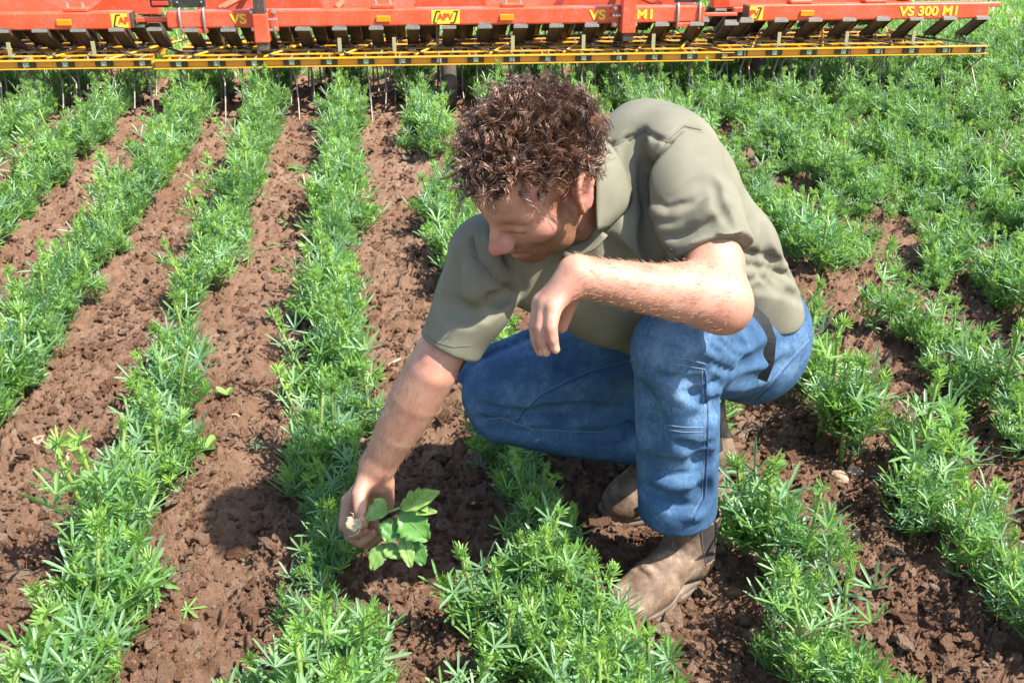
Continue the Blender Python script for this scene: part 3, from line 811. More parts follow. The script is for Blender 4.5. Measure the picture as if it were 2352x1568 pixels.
for x in (-0.034, 0.030): m.add([p + np.array([x + 0.034 if i in (0, 3) else x - 0.030, 0, 0]) - nrm * 0.45 for i, p in enumerate(q0)] + [p + np.array([x + 0.034 if i in (0, 3) else x - 0.030, 0, 0]) - nrm * 0.03 for i, p in enumerate(q0)], [(3, 2, 1, 0), (0, 1, 5, 4), (1, 2, 6, 5), (2, 3, 7, 6), (3, 0, 4, 7)])
plate_me = m.build('spring_plate', M_PLATE)
mc = MB(); mc.box((-0.040, 0.095, 0.480), (0.040, 0.118, 0.494)); cap_me = mc.build('plate_cap', M_ZINC)
secs = [(-3.7, -1.955, 0.0), (-1.945, 1.235, -0.008), (1.165, 2.722, 0.006)]
for si, (a, b_, dz) in enumerate(secs):
    for j, v in enumerate(bar_v):
        off = (0.0, 0.105, 0.035, 0.14, 0.07, 0.17)[j]
        ua, ub = a + (0.02 * j if si else 0), b_ - (0.0, 0.20, 0.36, 0.28, 0.44, 0.40)[j] * (1 if si == 2 else 0.12)
        m = MB(); h0, h1 = 0.312 + dz, 0.348 + dz                     # channel: web and two flanges
        m.box((ua, v - 0.003, h0), (ub, v + 0.003, h1)); m.box((ua, v - 0.036, h1 + 0.0004), (ub, v + 0.004, h1 + 0.0044)); m.box((ua, v - 0.036, h0 - 0.0044), (ub, v + 0.004, h0 - 0.0004))
        bar = m.build('tine_bar', M_YEL, harrow)
        n_t = int((ub - 0.03 - ua) / 0.2)
        for k in range(n_t + 1):
            u = ub - 0.05 - k * 0.2 - (off if (si != 2 or j) else 0)
            if u < ua + 0.02: continue
            if u < -2.95: continue
            c = link_copy(clamp_me, bar); c.location = (u, v, dz)
            c = link_copy(nut_me, bar); c.location = (u, v, dz)
            t = link_copy(tines[int(hr2.integers(0, 4))], harrow); t.location = (u + 0.04 if si < 2 else u + 0.07, v, dz); t.rotation_euler = (hr2.normal() * 0.02, hr2.normal() * 0.025, hr2.normal() * 0.05)
            p = link_copy(plate_me, harrow); p.location = (u + 0.06, v, dz + hr2.normal() * 0.003); p.rotation_euler = (hr2.normal() * 0.012, 0, 0)
            if j < 2:
                c = link_copy(cap_me, harrow); c.location = (u + 0.06, v, dz)
    # straps and diagonals tying the bars together
    us = np.arange(b_ - 0.25, max(a, -2.9), -0.41)
    for u in us:
        m = MB(); m.box((u - 0.003, bar_v[0] + 0.004, 0.318 + dz), (u + 0.003, bar_v[-1] - 0.004, 0.346 + dz)); m.build('tie_strap', M_YEL, harrow)
        m = MB(); m.tube([(u - 0.30, bar_v[0] + 0.02, 0.356 + dz), (u - 0.02, bar_v[-1], 0.356 + dz)], 0.007, 4); m.build('diagonal', M_YEL, harrow)
        m = MB(); m.tube([(u + 0.16, bar_v[0] + 0.02, 0.362 + dz), (u - 0.14, bar_v[3], 0.362 + dz)], 0.006, 4); m.build('diagonal', M_PLATE, harrow)
for u in (-2.72, -2.28, -1.40, -0.96, -0.66, 0.0, 0.40, 0.80, 1.53, 1.93, 2.33):   # flat uprights between frame and bars
    m = MB(); m.box((u - 0.010, -0.055, 0.354), (u + 0.010, -0.048, 0.430)); m.build('upright', M_UPR, harrow)
# gauge wheels
for u, v in ((-1.02, 0.35), (-0.36, 0.05), (1.52, 0.35)):
    w = empty('gauge_wheel', (u, v, 0.165), 0, harrow)
    m = MB(); n = 28; vs = []; prof = [(-0.036, 0.10), (-0.040, 0.13), (-0.036, 0.160), (-0.014, 0.168), (0.014, 0.168), (0.036, 0.160), (0.040, 0.13), (0.036, 0.10)]
    for k in range(n):
        a_ = 2 * math.pi * k / n
        for x, r in prof: vs.append((x, r * math.cos(a_), r * math.sin(a_)))
    L_ = len(prof); fs = [(k * L_ + i, k * L_ + i + 1, ((k + 1) % n) * L_ + i + 1, ((k + 1) % n) * L_ + i) for k in range(n) for i in range(L_ - 1)]
    m.add(vs, fs); m.build('tyre', M_TYRE, w, True)
    m = MB(); m.tube([(-0.03, 0, 0), (0.03, 0, 0)], 0.101, 20); m.tube([(-0.045, 0, 0), (0.045, 0, 0)], 0.03, 12); m.build('rim', M_RED, w)
    m = MB(); m.box((-0.066, -0.015, 0.0), (-0.052, 0.015, 0.34)); m.box((-0.066, -0.02, 0.3405), (0.02, 0.02, 0.36)); m.build('fork', M_PLATE, w)
for o in [clamp_me, nut_me, plate_me, cap_me] + tines: bpy.data.objects.remove(o)

# ================================================================= the crouching man
HR = np.array([[-0.615, -0.6785, -0.4017], [0.7798, -0.4479, -0.4374], [0.1169, -0.5822, 0.8046]])   # his right, forward, up
HP = np.array([0.2423, 1.4604, 0.8378]) - UP * 0.001 - RIGHT * 0.001
_a = math.radians(1.5); HR = HR @ np.array([[1, 0, 0], [0, math.cos(_a), math.sin(_a)], [0, -math.sin(_a), math.cos(_a)]])   # chin tucked
def HL(x, y, z): return HP + HR @ np.array([x, y, z], float)

Lsh, Lelb, Lwri = P(1545, 385, 1.62), P(1654, 692, 1.50), P(1325, 632, 1.405)
Rsh, Relb, Rwri = P(1118, 592, 1.655), P(991, 850, 1.70), P(866, 1072, 1.80)
Lhip, Rhip = P(1722, 800, 2.02), np.array([0.63, 1.857, 0.37])
Lkne, Lank = P(1556, 800, 1.655), P(1556, 1215, 1.865)
Rkne, Rank = P(1150, 905, 1.98), P(1540, 1042, 2.08)
NECK = P(1405, 430, 1.69)

# ---------------------------------------------------------------- body
bd = Field((-0.14, 1.08, 0.06), (0.90, 1.98, 1.02), 0.0032)
def hell(c, r, k=0.015, mode='u', tilt=None):
    bd.ell(HL(*c), r, HR if tilt is None else HR @ tilt, k, mode)
def hcone(a, b, ra, rb, k=0.012, mode='u'): bd.cone(HL(*a), HL(*b), ra, rb, k, mode)
hell((0, -0.018, 0.029), (0.077, 0.098, 0.075), 0)
hell((0, 0.046, 0.022), (0.060, 0.046, 0.050), 0.03)
hell((0, 0.040, -0.045), (0.059, 0.052, 0.066), 0.03)
for s in (-1, 1):
    hcone((s * 0.060, -0.002, -0.050), (s * 0.050, 0.035, -0.088), 0.017, 0.016, 0.02)
    hcone((s * 0.050, 0.035, -0.088), (s * 0.014, 0.066, -0.109), 0.016, 0.016, 0.02)
    hell((s * 0.044, 0.056, -0.034), (0.022, 0.022, 0.018), 0.03)
    hcone((s * 0.010, 0.091, 0.006), (s * 0.046, 0.076, 0.008), 0.0085, 0.008, 0.016)
hell((0, 0.071, -0.109), (0.024, 0.019, 0.018), 0.015)
hell((0, 0.076, -0.080), (0.034, 0.018, 0.022), 0.02)
for s in (-1, 1):
    hell((s * 0.032, 0.098, -0.014), (0.017, 0.017, 0.0125), 0.010, 's')
    hell((s * 0.031, 0.078, -0.014), (0.0155, 0.0145, 0.0125), 0.003)
    hell((s * 0.014, 0.086, -0.018), (0.010, 0.010, 0.014), 0.008)
hcone((0, 0.092, 0.000), (0, 0.119, -0.042), 0.0085, 0.0105, 0.010)
hell((0, 0.117, -0.045), (0.0115, 0.0115, 0.0108), 0.006)
for s in (-1, 1):
    hell((s * 0.0125, 0.106, -0.049), (0.0085, 0.0125, 0.0085), 0.006)
    hell((s * 0.009, 0.101, -0.040), (0.010, 0.011, 0.013), 0.008)
    hell((s * 0.0075, 0.110, -0.0585), (0.004, 0.006, 0.004), 0.003, 's')
hcone((-0.024, 0.081, -0.078), (0, 0.0945, -0.0745), 0.005, 0.0065, 0.006); hcone((0.024, 0.081, -0.078), (0, 0.0945, -0.0745), 0.005, 0.0065, 0.006)
hcone((-0.020, 0.080, -0.088), (0, 0.0925, -0.0885), 0.005, 0.0075, 0.006); hcone((0.020, 0.080, -0.088), (0, 0.0925, -0.0885), 0.005, 0.0075, 0.006)
hcone((-0.026, 0.089, -0.0810), (0, 0.103, -0.0810), 0.0036, 0.0036, 0.004, 's'); hcone((0.026, 0.089, -0.0810), (0, 0.103, -0.0810), 0.0036, 0.0036, 0.004, 's')
for s in (-1, 1):     # ears
    pts = []
    for i in range(13):
        a = math.radians(-70 + 290 * i / 12)
        yy, zz = 0.0195 * math.cos(a), 0.032 * math.sin(a)
        pts.append((s * (0.088 + 0.008 * (-math.cos(a)) * 0.6), -0.012 - yy * 0.95 - zz * 0.22, -0.018 + zz))
    for a, b in zip(pts[:-1], pts[1:]): hcone(a, b, 0.0048, 0.0048, 0.004)
    hell((s * 0.081, -0.010, -0.020), (0.008, 0.017, 0.028), 0.006)
    hell((s * 0.080, -0.002, -0.050), (0.0065, 0.008, 0.010), 0.006)
    hell((s * 0.092, -0.010, -0.016), (0.007, 0.011, 0.018), 0.004, 's')
# neck, torso core, arms
bd.cone(HL(0, -0.036, -0.045), NECK, 0.052, 0.052, 0.03)
bd.cone(HL(0, 0.0, -0.075), P(1390, 520, 1.68), 0.038, 0.045, 0.03)
bd.cone(NECK, Lsh + FWD * 0.03, 0.050, 0.028, 0.03)
bd.cone(NECK, Rsh, 0.050, 0.034, 0.03)
bd.cone(P(1440, 520, 1.78), P(1660, 710, 1.97), 0.075, 0.075, 0.05)
bd.chain([Lsh + FWD * 0.03, P(1610, 520, 1.572), P(1636, 606, 1.538), Lelb], [0.028, 0.034, 0.045, 0.042], 0.03, kin=0.02)
bd.ell(P(1676, 720, 1.515), (0.023, 0.023, 0.023), None, 0.03)
bd.chain([Lelb, Lelb * 0.72 + Lwri * 0.28, Lelb * 0.3 + Lwri * 0.7, Lwri], [0.041, 0.0415, 0.033, 0.0265], 0.03)
bd.cone(P(1640, 640, 1.51), P(1560, 655, 1.47), 0.030, 0.030, 0.02)
bd.chain([Rsh, Rsh * 0.45 + Relb * 0.55, Rsh * 0.18 + Relb * 0.82, Relb, Relb * 0.72 + Rwri * 0.28, Relb * 0.38 + Rwri * 0.62, Rwri], [0.028, 0.028, 0.041, 0.0445, 0.0450, 0.0395, 0.0300], 0.02)
# left hand hanging from the wrist, palm towards his body
w = P(1312, 648, 1.405)
bd.cone(Lwri, w, 0.0265, 0.024, 0.015)
fing = {'little': [(1272, 708, 1.384), (1266, 752, 1.376), (1270, 780, 1.379), (1276, 803, 1.386)],
        'ring': [(1254, 700, 1.398), (1243, 752, 1.390), (1247, 784, 1.393), (1254, 808, 1.400)],
        'middle': [(1243, 694, 1.416), (1230, 748, 1.410), (1234, 782, 1.414), (1241, 806, 1.422)],
        'index': [(1243, 694, 1.436), (1233, 742, 1.434), (1238, 774, 1.440), (1246, 795, 1.448)]}
frad = {'little': (0.0115, 0.0090, 0.0082, 0.0068), 'ring': (0.0125, 0.0100, 0.0090, 0.0075), 'middle': (0.013, 0.0105, 0.0095, 0.0078), 'index': (0.013, 0.0102, 0.0093, 0.0076)}
for f, q in fing.items():
    bd.cone(w + (P(*q[0]) - w) * 0.12, P(*q[0]), 0.017, frad[f][0], 0.012)
for f, q in fing.items():
    bd.chain([P(*p) for p in q], frad[f], 0.0035)
bd.chain([w, P(1308, 690, 1.440), P(1296, 728, 1.455), P(1290, 752, 1.462)], (0.018, 0.0135, 0.011, 0.009), 0.008)
# right hand closed round the weed's root, palm towards the viewer
w = P(862, 1092, 1.808)
bd.cone(Rwri, w, 0.030, 0.026, 0.015)
fing = {'index': [(800, 1150, 1.818), (791, 1205, 1.812), (808, 1226, 1.795), (838, 1218, 1.785)],
        'middle': [(812, 1168, 1.838), (803, 1230, 1.832), (828, 1243, 1.808), (862, 1222, 1.793)],
        'ring': [(832, 1176, 1.858), (822, 1243, 1.852), (852, 1250, 1.828), (886, 1214, 1.805)],
        'little': [(858, 1176, 1.874), (856, 1236, 1.870), (884, 1230, 1.845), (910, 1190, 1.826)]}
frad = {'index': (0.0130, 0.0112, 0.0102, 0.0085), 'middle': (0.0135, 0.0115, 0.0105, 0.0088), 'ring': (0.0130, 0.0110, 0.0100, 0.0085), 'little': (0.0120, 0.0098, 0.0088, 0.0076)}
for f, q in fing.items():
    bd.cone(w + (P(*q[0]) - w) * 0.10, P(*q[0]), 0.019, frad[f][0], 0.014)
for f, q in fing.items():
    bd.chain([P(*p) for p in q], frad[f], 0.003)
bd.cone(P(880, 1112, 1.818), P(886, 1158, 1.848), 0.021, 0.016, 0.015)
bd.chain([P(846, 1098, 1.795), P(826, 1135, 1.775), P(828, 1172, 1.765), P(835, 1202, 1.770)], (0.021, 0.0148, 0.0125, 0.0095), 0.008)
V, Q = bd.mesh(); V = smooth_mesh(V, Q, 2, 0.4)
person = empty('person', (0.5, 1.6, 0.0))
tag(person, 'man in olive polo shirt and blue jeans crouching among the rows, holding a weed', 'person')
def world_child(o):
    o.parent = person; o.matrix_parent_inverse = Matrix.Translation(-person.location); return o

# skin colours: freckled ruddy skin, stubble over the jaw, redder nose, ear and knuckles
loc = (V - HP) @ HR
def blob(c, r, soft=1.0): return np.exp(-(((loc - np.array(c)) / np.array(r)) ** 2).sum(1) * soft)
near_head = (np.linalg.norm(loc, axis=1) < 0.21)
beard = np.zeros(len(V))
jaw_line = np.clip((-(loc[:, 2] + 0.047 + 0.55 * np.clip(0.06 - loc[:, 1], 0, 1) * -0.35)) / 0.018, 0, 1)
beard = np.where(near_head & (loc[:, 1] > -0.012) & (loc[:, 2] > -0.135), jaw_line, 0) * np.clip((loc[:, 1] + 0.012) / 0.015, 0, 1)
side = np.clip((np.abs(loc[:, 0]) - 0.050) / 0.012, 0, 1) * np.clip((loc[:, 1] - 0.0) / 0.012, 0, 1) * np.clip((0.05 - loc[:, 1]) / 0.02, 0, 1) * (loc[:, 2] > -0.12) * (loc[:, 2] < 0.03)
beard = np.maximum(beard, side * near_head)
lips = np.maximum(blob((0, 0.1, -0.0755), (0.022, 0.02, 0.006)), blob((0, 0.1, -0.0885), (0.018, 0.02, 0.006))) * near_head
beard = beard * (1 - 0.85 * lips)
red = np.maximum.reduce([blob((0, 0.118, -0.046), (0.02, 0.025, 0.016)), 0.9 * blob((-0.086, -0.012, -0.018), (0.02, 0.022, 0.035)), 0.6 * blob((-0.05, 0.06, -0.04), (0.03, 0.03, 0.02)), 0.5 * blob((0.05, 0.06, -0.04), (0.03, 0.03, 0.02))]) * near_head
base = np.array([0.405, 0.212, 0.146]); redc = np.array([0.44, 0.155, 0.115]); brd = np.array([0.165, 0.070, 0.028]); lipc = np.array([0.38, 0.155, 0.12])
col = np.tile(base, (len(V), 1))
col = col + (redc - base) * np.clip(red, 0, 1)[:, None]
mouth = np.exp(-((loc[:, 2] + 0.081) / 0.0022) ** 2) * (np.abs(loc[:, 0]) < 0.025) * (loc[:, 1] > 0.07) * near_head
col = col * (1 - 0.55 * mouth[:, None])
col = col + (lipc - col) * np.clip(lips, 0, 1)[:, None] * 0.7
brow = np.maximum(blob((-0.030, 0.090, 0.009), (0.022, 0.03, 0.0065)), blob((0.030, 0.090, 0.009), (0.022, 0.03, 0.0065))) * near_head
col = col + (np.array([0.22, 0.10, 0.05]) - col) * np.clip(brow * 0.95, 0, 1)[:, None]
lash = np.maximum(blob((-0.031, 0.092, -0.0215), (0.016, 0.03, 0.0040)), blob((0.031, 0.092, -0.0215), (0.016, 0.03, 0.0040))) * near_head
col = col + (np.array([0.12, 0.05, 0.03]) - col) * np.clip(lash * 0.9, 0, 1)[:, None]

def near(c, r): return np.exp(-((V - c) ** 2).sum(1) / r ** 2)
dirt = np.clip(near(P(838, 1205, 1.78), 0.022) + near(P(862, 1222, 1.79), 0.016) + near(P(886, 1212, 1.80), 0.014) + near(P(795, 1215, 1.80), 0.018), 0, 1)
col = col * (1 - 0.38 * dirt[:, None] * np.array([0.8, 1.0, 1.1]))
for c, r in ((P(832, 1190, 1.756), 0.006), (P(1276, 800, 1.378), 0.005), (P(1253, 805, 1.392), 0.005)):
    col = col + (np.array([0.60, 0.40, 0.32]) - col) * np.clip(near(c, r) * 1.1, 0, 1)[:, None] * 0.8
m_skin, nt, b = new_mat('skin')
at = nt.nodes.new('ShaderNodeAttribute'); at.attribute_name = 'tint'
sep = nt.nodes.new('ShaderNodeAttribute'); sep.attribute_name = 'stubble'
n1 = noise_node(nt, 26, 5, 0.6); r1 = ramp_node(nt, [(0.32, (0.86, 0.70, 0.66)), (0.68, (1.12, 1.18, 1.16))])
nt.links.new(n1.outputs['Fac'], r1.inputs['Fac'])
mx = nt.nodes.new('ShaderNodeMix'); mx.data_type = 'RGBA'; mx.blend_type = 'MULTIPLY'; mx.inputs[0].default_value = 0.9
nt.links.new(at.outputs['Color'], mx.inputs[6]); nt.links.new(r1.outputs['Color'], mx.inputs[7])
nf = noise_node(nt, 240, 2, 0.5); rf = ramp_node(nt, [(0.60, (0, 0, 0)), (0.68, (1, 1, 1))]); nt.links.new(nf.outputs['Fac'], rf.inputs['Fac'])
fm = nt.nodes.new('ShaderNodeMath'); fm.operation = 'MULTIPLY'; fm.inputs[1].default_value = 0.5; nt.links.new(rf.outputs['Color'], fm.inputs[0])
mf = nt.nodes.new('ShaderNodeMix'); mf.data_type = 'RGBA'; mf.inputs[7].default_value = (0.33, 0.14, 0.08, 1)
nt.links.new(fm.outputs[0], mf.inputs[0]); nt.links.new(mx.outputs[2], mf.inputs[6])
nb = noise_node(nt, 420, 3, 0.7); rb = ramp_node(nt, [(0.36, (0.50, 0.50, 0.50)), (0.58, (1, 1, 1))]); nt.links.new(nb.outputs['Fac'], rb.inputs['Fac'])
bm_ = nt.nodes.new('ShaderNodeMath'); bm_.operation = 'MULTIPLY'; nt.links.new(rb.outputs['Color'], bm_.inputs[0]); nt.links.new(sep.outputs['Fac'], bm_.inputs[1])
ms = nt.nodes.new('ShaderNodeMix'); ms.data_type = 'RGBA'; ms.inputs[7].default_value = (*brd, 1)
nt.links.new(bm_.outputs[0], ms.inputs[0]); nt.links.new(mf.outputs[2], ms.inputs[6]); nt.links.new(ms.outputs[2], b.inputs['Base Color'])
b.inputs['Roughness'].default_value = 0.52
b.inputs['Subsurface Weight'].default_value = 0.12; b.inputs['Subsurface Radius'].default_value = (1.0, 0.35, 0.2); b.inputs['Subsurface Scale'].default_value = 0.006
bp = nt.nodes.new('ShaderNodeBump'); bp.inputs['Strength'].default_value = 0.35; bp.inputs['Distance'].default_value = 0.0015
n3 = noise_node(nt, 330, 4, 0.65); nt.links.new(n3.outputs['Fac'], bp.inputs['Height']); nt.links.new(bp.outputs['Normal'], b.inputs['Normal'])
body = world_child(mesh_obj('body', V, Q, m_skin))
set_attr(body, 'tint', col.astype(np.float32)); set_attr(body, 'stubble', np.repeat(beard[:, None], 3, 1).astype(np.float32))

# ---------------------------------------------------------------- polo shirt
sh = Field((-0.02, 1.22, 0.30), (0.97, 2.08, 0.99), 0.004)
sh.chain([P(1772, 740, 1.97), P(1672, 580, 1.83), P(1560, 425, 1.74), P(1530, 365, 1.66)], [0.074, 0.086, 0.092, 0.085], 0.05, kin=0.03)
sh.chain([P(1540, 730, 1.98), P(1390, 660, 1.80), P(1270, 600, 1.74), P(1135, 580, 1.68)], [0.10, 0.095, 0.092, 0.066], 0.05, kin=0.03)
sh.cone(P(1420, 500, 1.76), P(1660, 720, 1.98), 0.105, 0.11, 0.06)
sh.cone(P(1470, 320, 1.70), P(1300, 470, 1.68), 0.065, 0.065, 0.05)
sh.cone(P(1330, 640, 1.72), P(1430, 720, 1.82), 0.062, 0.05, 0.04)
hL, hR = P(1638, 588, 1.543), P(1028, 795, 1.690)
sh.chain([Lsh, P(1592, 480, 1.58), hL + (hL - Lsh) * 0.3], [0.078, 0.068, 0.065], 0.035, kin=0.03)
sh.chain([Rsh, P(1090, 690, 1.672), hR + (hR - Rsh) * 0.3], [0.064, 0.060, 0.052], 0.03, kin=0.03)
for hc, tow, arm, r in ((hL, P(1650, 672, 1.515), Lsh, 0.051), (hR, Relb, Rsh, 0.047)):
    ax = _n(tow - arm)
    sh.cut(hc, ax, 0.004, hc + ax * 0.05 - 0.075, hc + ax * 0.05 + 0.075)
sh.cone(P(1452, 370, 1.665), P(1434, 510, 1.66), 0.066, 0.062, 0.03)
sh.cone(P(1490, 420, 1.665), P(1460, 570, 1.67), 0.064, 0.064, 0.03)
sh.cone(P(1424, 510, 1.66), P(1330, 575, 1.68), 0.055, 0.05, 0.03)
q1, q2 = P(1728, 668, 1.90), P(1858, 738, 1.97); ld = _n(q2 - q1); dd = _n(np.array([0.64, 0.45, -0.62])); dd = _n(dd - ld * (dd @ ld)); q1 = q1 - dd * 0.036
sh.cut(q1, dd, 0.006, (0.60, 1.45, 0.25), (1.0, 2.1, 0.75))
# creases and rolls of the cloth
S = sh.stroke
S([(1452, 330), (1460, 400), (1470, 480), (1484, 560)], 0.016, 0.008)
S([(1462, 300), (1458, 360), (1472, 440), (1500, 520)], 0.014, 0.005)
S([(1500, 330), (1484, 380), (1480, 440), (1498, 505)], 0.012, 0.005)
S([(1450, 345), (1448, 420), (1462, 520), (1478, 590)], 0.010, 0.005, mode='u')
S([(1620, 430), (1580, 470), (1530, 500)], 0.020, 0.008)
S([(1650, 500), (1600, 515), (1535, 540)], 0.018, 0.005)
S([(1600, 440), (1550, 480), (1512, 490)], 0.012, 0.004, mode='u')
S([(1660, 470), (1590, 500), (1525, 525)], 0.012, 0.004, mode='u')
S([(1690, 590), (1740, 600), (1800, 620)], 0.016, 0.007)
S([(1715, 640), (1770, 630), (1830, 645)], 0.012, 0.006)
S([(1740, 660), (1800, 665), (1840, 690)], 0.010, 0.006)
S([(1760, 530), (1765, 580), (1790, 640)], 0.012, 0.005)
for pix in ([(1505, 470), (1535, 486), (1585, 470)], [(1512, 508), (1550, 512), (1600, 492)], [(1522, 540), (1560, 535), (1640, 505)], [(1660, 560), (1720, 585), (1790, 600)], [(1690, 610), (1750, 612), (1815, 640)], [(1720, 560), (1735, 620), (1780, 660)], [(1640, 420), (1650, 470), (1680, 520)]):
    S(pix, 0.007, 0.0045)
for pix in ([(1500, 480), (1540, 498), (1590, 482)], [(1518, 524), (1555, 524), (1620, 500)], [(1665, 575), (1730, 598), (1800, 618)], [(1700, 628), (1760, 625), (1822, 655)]):
    S(pix, 0.008, 0.0045, mode='u')
for pix in ([(1040, 640), (1050, 690), (1095, 712)], [(1010, 690), (1040, 735), (1090, 745)], [(1150, 600), (1165, 640), (1185, 660)], [(1110, 700), (1140, 692), (1175, 676)]):
    S(pix, 0.007, 0.004)
S([(1060, 590), (1030, 660), (1035, 710), (1080, 722)], 0.014, 0.006)
S([(1180, 672), (1120, 718), (1060, 715), (1030, 680)], 0.012, 0.007)
S([(1185, 670), (1140, 684), (1095, 684)], 0.010, 0.006)
S([(1160, 560), (1180, 620), (1195, 665)], 0.012, 0.008)
S([(1120, 540), (1140, 600), (1185, 655)], 0.009, 0.004, mode='u')
S([(1070, 600), (1085, 650), (1100, 690)], 0.012, 0.004, mode='u')
S([(1260, 640), (1250, 690), (1270, 730)], 0.016, 0.006)
S([(1400, 560), (1420, 590), (1450, 600)], 0.014, 0.006)
S([(1500, 600), (1490, 570), (1495, 520)], 0.012, 0.006)
# seams pressed into the cloth: armholes, yoke, hem bands
S([(1610, 300), (1570, 292), (1540, 318), (1500, 372), (1484, 420), (1490, 470)], 0.004, 0.0045, taper=False)
S([(1445, 322), (1478, 300), (1510, 318), (1540, 328)], 0.004, 0.0040, taper=False)
S([(1392, 335), (1420, 330), (1440, 318)], 0.004, 0.004, taper=False)
S([(1085, 545), (1095, 590), (1130, 635), (1180, 668)], 0.004, 0.0040, taper=False)
V, Q = sh.mesh()
m_shirt = simple_mat('shirt_cloth', (0.168, 0.160, 0.114), 0.85, 0, 0.14, 16, 0.35, 900, 0.2)
shirt = world_child(mesh_obj('polo_shirt', V, Q, m_shirt))

# ---------------------------------------------------------------- jeans
je = Field((0.07, 1.26, 0.08), (1.0, 2.12, 0.70), 0.004)
je.cone(Lhip, Rhip, 0.105, 0.105, 0.04)
je.ell(P(1718, 782, 2.05), (0.108, 0.108, 0.108), None, 0.05)
je.cone(P(1757, 742, 1.99), P(1600, 740, 2.05), 0.082, 0.09, 0.05)
je.cone(P(1250, 925, 2.01), P(1450, 945, 2.06), 0.050, 0.050, 0.03)
je.chain([Lhip, Lhip * 0.5 + Lkne * 0.5, Lkne], [0.100, 0.090, 0.074], 0.03, kin=0.02)
je.chain([Lkne, Lkne * 0.55 + Lank * 0.45, Lank + (Lank - Lkne) * 0.03], [0.073, 0.073, 0.072], 0.02)
je.chain([Rhip, Rhip * 0.5 + Rkne * 0.5, Rkne], [0.11, 0.095, 0.078], 0.03, kin=0.02)
je.chain([P(1150, 945, 1.99), P(1300, 985, 2.04), P(1440, 1012, 2.09)], [0.062, 0.056, 0.050], 0.012)
je.ell(P(1640, 800, 1.86), (0.045, 0.05, 0.05), None, 0.03)
je.cone(P(1625, 775, 1.81), P(1690, 812, 1.90), 0.016, 0.020, 0.012)
je.cone(P(1622, 800, 1.83), P(1680, 835, 1.90), 0.016, 0.018, 0.008)
je.cone(P(1060, 868, 1.985), P(1100, 812, 1.99), 0.010, 0.010, 0.01)
je.cone(P(1100, 812, 1.99), P(1215, 766, 2.03), 0.010, 0.010, 0.01)
T = je.stroke
for pix, r_, d_ in (([(1622, 770), (1650, 800), (1660, 840)], 0.007, 0.006), ([(1640, 765), (1668, 790), (1700, 800)], 0.007, 0.006), ([(1630, 800), (1660, 815), (1700, 818)], 0.006, 0.005), ([(1618, 820), (1650, 838), (1690, 836)], 0.008, 0.007),
                    ([(1655, 850), (1690, 850), (1715, 830)], 0.008, 0.006), ([(1690, 770), (1715, 800), (1718, 850)], 0.008, 0.006)): T(pix, r_, d_)
for pix in ([(1630, 785), (1655, 812), (1690, 826)], [(1650, 775), (1680, 800), (1712, 812)], [(1622, 812), (1655, 828), (1695, 844)]): T(pix, 0.006, 0.005, mode='u')
T([(1180, 962), (1250, 948), (1340, 945), (1470, 955)], 0.014, 0.010)
T([(1130, 955), (1180, 975), (1240, 985)], 0.010, 0.006)
T([(1090, 960), (1140, 975), (1185, 990)], 0.010, 0.006)
T([(1180, 985), (1230, 965), (1300, 962)], 0.010, 0.004, mode='u')
T([(1400, 1000), (1440, 985), (1470, 970)], 0.012, 0.007)
T([(1300, 1000), (1360, 1005), (1420, 1000)], 0.012, 0.005)
T([(1640, 870), (1610, 850), (1585, 830)], 0.014, 0.008)
T([(1655, 900), (1615, 890), (1570, 860)], 0.016, 0.009)
T([(1655, 930), (1620, 925), (1590, 900)], 0.012, 0.006)
T([(1610, 860), (1620, 890), (1650, 905)], 0.010, 0.005, mode='u')
T([(1480, 1060), (1520, 1080), (1580, 1085), (1640, 1060)], 0.018, 0.006)
T([(1470, 1110), (1510, 1140), (1560, 1160), (1620, 1140)], 0.018, 0.009)
T([(1490, 1150), (1530, 1172), (1580, 1178)], 0.014, 0.006)
T([(1480, 1130), (1530, 1160), (1590, 1178)], 0.012, 0.005, mode='u')
T([(1600, 1040), (1620, 1090), (1615, 1150)], 0.016, 0.006)
T([(1480, 900), (1500, 960), (1490, 1020)], 0.018, 0.004)
T([(1600, 960), (1640, 950), (1655, 930)], 0.012, 0.005)
T([(1700, 850), (1740, 830), (1800, 790)], 0.016, 0.006)
T([(1690, 880), (1750, 870), (1810, 830)], 0.016, 0.005)
T([(1230, 800), (1300, 810), (1370, 800)], 0.022, 0.006)
for pix in ([(1640, 880), (1618, 900), (1580, 905)], [(1650, 915), (1615, 920), (1560, 900)], [(1600, 870), (1575, 880), (1530, 870)], [(1475, 1085), (1530, 1100), (1600, 1090)], [(1480, 1140), (1540, 1168), (1610, 1165)], [(1640, 1020), (1600, 1030), (1560, 1020)], [(1400, 985), (1440, 975), (1468, 985)], [(1120, 985), (1170, 992), (1230, 1000)], [(1100, 930), (1150, 945), (1210, 945)]):
    T(pix, 0.008, 0.0055)
for pix in ([(1640, 892), (1612, 910), (1570, 912)], [(1478, 1098), (1535, 1112), (1600, 1104)], [(1490, 1155), (1545, 1182), (1605, 1180)]):
    T(pix, 0.008, 0.005, mode='u')
T([(1290, 850), (1370, 840), (1440, 815)], 0.022, 0.006)
je.cone(Lank - (Lank - Lkne) * 0.01, Lank + (Lank - Lkne) * 0.3, 0.054, 0.060, 0.004, 's')
je.cut(P(1560, 1213, 1.80), _n(Lank - Lkne), 0.004, P(1560, 1260, 1.86) - 0.12, P(1560, 1260, 1.86) + 0.12)
V, Q = je.mesh()
m_denim, nt, b = new_mat('denim')
tc = nt.nodes.new('ShaderNodeTexCoord'); mp = nt.nodes.new('ShaderNodeMapping'); mp.inputs['Scale'].default_value = (900, 900, 60)
nt.links.new(tc.outputs['Object'], mp.inputs['Vector'])
